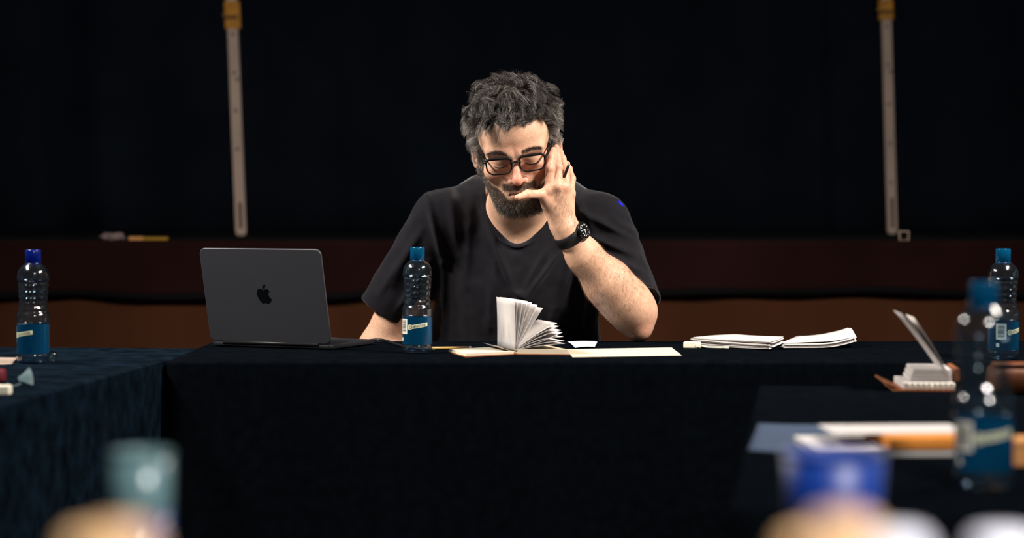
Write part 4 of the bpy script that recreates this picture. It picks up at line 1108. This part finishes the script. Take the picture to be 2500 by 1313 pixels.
tube('cable', smooth_prof([(.016, -.004, .006), (.03, -.012, .003), (.05, -.016, .0025), (.064, -.012, .0025)], 5), .0020, MATS['white_plastic'], adp)
bmo('plug', box_bm(.012, .006, .0045, (.068, -.010, .0026), .001), MATS['white_plastic'], adp)

# --- right table: spiral notebook, pad, papers, envelope, pouch
nb0 = T(2262, 956); sn = thing('spiral_notebook', 'white spiral-bound notebook with brown cover and a raised page', 'notebook', nb0, math.radians(-4))
bmo('cover', rbox_bm(.094, .13, .003, .006, (-.004, .062, .0018), .0005), MATS['brown_cover'], sn)
bmo('cover_flap', rbox_bm(.034, .12, .0025, .006, (0, 0, 0), .0005), MATS['brown_cover'], sn, loc=(-.050, .062, .008), rot=(0, math.radians(24), 0))
bmo('page_block', rbox_bm(.078, .122, .010, .003, (.004, .064, .0085), .0008), MATS['paper_white'], sn)
for k in range(9):
    a = np.linspace(0, 2*np.pi, 14, endpoint=False); x = -.030+k*.0085
    tube('coil_ring', [(x+.004, .003+.0055*math.cos(t), .0075+.0055*math.sin(t)) for t in a], .0011, MATS['white_plastic'], sn, 6, True)
for th_, ln in ((127, .128), (121, .112)):
    page(th_, 6, ln, .012, sn, np.array([.040, .010, .006]), np.array([0, .105, 0]), np.array([1., 0, 0]))
pd = thing('note_pad', 'thick white note pad on top of the spiral notebook', 'note pad', nb0+np.array([.012, .03, .0140]), math.radians(-6))
for k in range(3):
    bmo('page_block', rbox_bm(.066-.003*k, .10, .0060, .003, (.001*k, .045, .0032+.0064*k), .001), MATS['paper_white'], pd)
bmo('spine', rbox_bm(.008, .10, .020, .002, (.040, .045, .0102), .001), MATS['brown_cover'], pd)
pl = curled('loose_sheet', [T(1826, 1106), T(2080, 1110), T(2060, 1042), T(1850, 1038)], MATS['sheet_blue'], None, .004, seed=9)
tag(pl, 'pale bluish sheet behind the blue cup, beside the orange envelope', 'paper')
ev = T(2250, 1116); en = thing('envelope_stack', 'white papers lying with an orange envelope beside the blurred bottle', 'envelope', ev, math.radians(3))
bmo('white_sheets', rbox_bm(.20, .135, .009, .003, (-.02, .07, .0050), .001), MATS['paper_white'], en)
bmo('orange_envelope', rbox_bm(.118, .13, .012, .004, (.022, .062, .0158), .001), MATS['manila'], en)
bmo('top_sheet', rbox_bm(.16, .09, .0012, .003, (-.012, .085, .0226), .0003), MATS['paper_white'], en)
pu = T(2520, 966); pc = thing('leather_pouch', 'brown leather pouch at the right edge behind the blurred bottle', 'pouch', pu)
bmo('body', rbox_bm(.11, .08, .042, .02, (0, .04, .022), .012), MATS['leather_brown'], pc, True)
bmo('flap', rbox_bm(.104, .05, .004, .014, (0, .030, .0455), .0015), MATS['leather_brown'], pc, True)
tn = T(2505, 1142); tb_ = thing('card_box', 'small tan card box at the right edge beside the blurred bottle', 'box', tn)
bmo('body', box_bm(.05, .05, .022, (0, .025, .012), .002), MATS['tan_card'], tb_); bmo('lid', box_bm(.053, .053, .007, (0, .025, .0262), .002), MATS['tan_card'], tb_)

# --- left table
sh_ = curled('loose_sheet', [T(-60, 892), T(30, 889), T(44, 874), T(-60, 875)], MATS['beige_paper'], None, .003, seed=3)
tag(sh_, 'beige sheet beside the bottle with the dark blue cap', 'paper')
st = T(128, 884); gs = thing('glass_stopper', 'tiny teal glass ball stopper beside the bottle with dark blue cap', 'stopper', st)
V, Q = lathe_arrays(smooth_prof([(.0001, .0005), (.004, .0006), (.0045, .003), (.0035, .005), (.0068, .008), (.0082, .0125), (.0070, .0170), (.004, .0198), (.0001, .0206)], 4), 24)
clear('teal_glass', (.5, .75, .75, 1), (.1, .3, .32, 1), .08); link('ball', fast_mesh('ball', V, Q), MATS['teal_glass'], gs)
V, Q = lathe_arrays([(.0001, .0004), (.006, .0004), (.006, .0018), (.0001, .0020)], 20); link('foot', fast_mesh('foot', V, Q), MATS['teal_glass'], gs)
oc = T(62, 944); ocp = thing('clear_cap', 'clear bell-shaped plastic cap lying on its side with a thin tether', 'cap', oc)
V, Q = lathe_arrays(smooth_prof([(.0005, -.011), (.0035, -.0105), (.0045, -.007), (.0065, -.003), (.0100, .002), (.0132, .007), (.0142, .0085)], 4), 32)
Rm = np.array(Matrix.Rotation(math.radians(78), 3, 'Y')); V = V@Rm.T; V[:, 2] += .0148
link('bell', fast_mesh('bell', V, Q), MATS['frosted_plastic'], ocp)
tube('tether', smooth_prof([(-.006, -.003, .006), (-.014, -.006, .0025), (-.022, -.006, .0022), (-.028, -.004, .006)], 5), 0.0011, MATS['frosted_plastic'], ocp, 6)
wb = T(-6, 966); er = thing('eraser', 'small bright white block at the left edge, in front of the clear cap', 'eraser', wb)
bmo('rubber', box_bm(.036, .02, .015, (0, .01, .0080), .003), MATS['white_plastic'], er); bmo('sleeve', box_bm(.02, .0208, .0158, (-.010, .01, .0082), .002), MATS['paper_white'], er)
rc = T(-36, 935); rr_ = thing('red_case', 'dark red pencil case at the left edge behind the white block', 'case', rc)
bmo('body', rbox_bm(.06, .03, .022, .01, (0, .01, .0118), .005), MATS['dark_red'], rr_, True); bmo('zip', box_bm(.05, .003, .001, (0, .01, .0232)), MATS['dark_steel'], rr_)

# --- things on the stage edge
ti = T(275, 603, STAGE_Z); tt = bmesh.new(); bmesh.ops.create_icosphere(tt, subdivisions=4, radius=1)
for v in tt.verts:
    nz = float(vnoise(np.array([v.co[:]]), 2.6, 3)[0]); s_ = 1+.28*nz
    v.co = Vector((v.co.x*.044*s_, v.co.y*.03*s_, max(v.co.z*.016*(1+.5*nz), -.012)+.0125))
ts = bmo('crumpled_tissue', tt, MATS['pink_tissue'], None, True, loc=((275-1250)/FPX*(STAGE_Y+.07), STAGE_Y+.07, STAGE_Z)); tag(ts, 'crumpled pinkish tissue on the stage edge', 'tissue')
ty = thing('yellow_bar', 'yellow bar lying on the stage edge beside the crumpled tissue', 'bar', ((363-1250)/FPX*6.96, STAGE_Y+.07, STAGE_Z))
bmo('bar', box_bm(.134, .03, .012, (0, 0, .0065), .002), MATS['yellow_tape'], ty); bmo('end_cap', box_bm(.05, .032, .0135, (-.045, 0, .0072), .002), MATS['tan_card'], ty)
sb = thing('socket_box', 'small dark box with pale frame on the stage below the right pole', 'box', ((2205-1250)/FPX*6.95, STAGE_Y+.05, STAGE_Z))
bmo('body', box_bm(.034, .03, .034, (0, 0, .0175), .002), MATS['dark_hole'], sb)
a = [(-.016, -.016, .001), (.016, -.016, .001), (.016, -.016, .033), (-.016, -.016, .033)]
tube('frame', a, .0022, MATS['pole_metal'], sb, 6, True, up=(0, 1, 0))

# --- close to the viewer: cups and added bottles, caps painted as blurred highlights
def cup(name, label, d, px, r0, r1, h, m, lipm=None, split=None):
    x = (px-1250)/FPX*d; root = thing(name, label, 'cup', (x, d, TZ)); t = .0016
    zs = [0.0008, .3*h, .6*h, h] if split is None else [0.0008, split*.5, split, split]
    prof = [(.0005, .0008), (r0-.003, .0008), (r0, .003)]+[(r0+(r1-r0)*z/h, z) for z in zs[1:]]
    top = (r1, h)
    inner = [(r0+(r1-r0)*z/h-t, z) for z in zs[1:][::-1]]+[(r0-t, .005), (.0005, .005)]
    V, Q = lathe_arrays(prof+inner, 48); link('wall', fast_mesh('wall', V, Q), m, root)
    if lipm is not None:
        V, Q = lathe_arrays([(r0+(r1-r0)*split/h, split), (r1, h), (r1-t, h), (r0+(r1-r0)*split/h-t, split)], 48); o = link('upper_band', fast_mesh('upper_band', V, Q), lipm, root)
    V, Q = lathe_arrays([(r1-t, h-.001), (r1+.0008, h-.001), (r1+.0008, h+.0015), (r1-t, h+.0015), (r1-t, h-.001)], 48); link('rim', fast_mesh('rim', V, Q), lipm or m, root)
    return root
cup('plastic_cup', 'bright blue plastic cup in front of the pale bluish sheet', 1.42, 2036, .029, .037, .104, MATS['cup_blue'])
cup('tumbler', 'blurred pale teal and blue tumbler at the lower left', 1.28, 345, .0185, .0195, .122, MATS['tumbler_blue'], MATS['tumbler_teal'], .086)
def glint_bottle(label, px, py, d, m, r=.013):  # added bottle whose cap colour imitates a blurred highlight
    topz = CAMZ-(py-HORIZON)/FPX*d; h = topz-TZ; x = (px-1250)/FPX*d
    root = thing('glint_bottle', label, 'bottle', (x, d, TZ), 0, 'added glint bottles close to the viewer')
    V, Q = lathe_arrays(smooth_prof([(.0005, .001), (.024, .001), (.027, .006), (.027, h*.5), (.024, h*.68), (.014, h*.82), (.0095, h-.022), (.0095, h-.004)], 3), 32); link('body', fast_mesh('body', V, Q), MATS['clear_plastic'], root)
    V, Q = lathe_arrays([(r-.001, h-.02), (r, h-.019), (r, h-.004), (r-.003, h-.0008), (.0005, h)], 32); link('cap', fast_mesh('cap', V, Q), m, root)
    return root
glint_bottle('added small bottle, tan cap painted as a blurred highlight, larger one beside the blue cup', 2056, 1262, .62, MATS['tan_glint_cap'], .0105)
glint_bottle('added small bottle, tan cap painted as a blurred highlight, lower one below the blue cup', 1972, 1300, .70, MATS['tan_glint_cap'], .0105)
glint_bottle('added small bottle, white cap painted as a blurred highlight, just right of the tan caps', 2192, 1296, .78, MATS['white_glint_cap'], .0125)
glint_bottle('added small bottle, white cap painted as a blurred highlight, at the lower right corner', 2448, 1300, .85, MATS['white_glint_cap'], .015)
glint_bottle('added small bottle, tan cap painted as a blurred highlight, below the pale tumbler', 292, 1286, .62, MATS['tan_glint_cap'], .0105)
glint_bottle('added small bottle, tan cap painted as a blurred highlight, leftmost at the bottom edge', 222, 1292, .72, MATS['tan_glint_cap'], .0105)
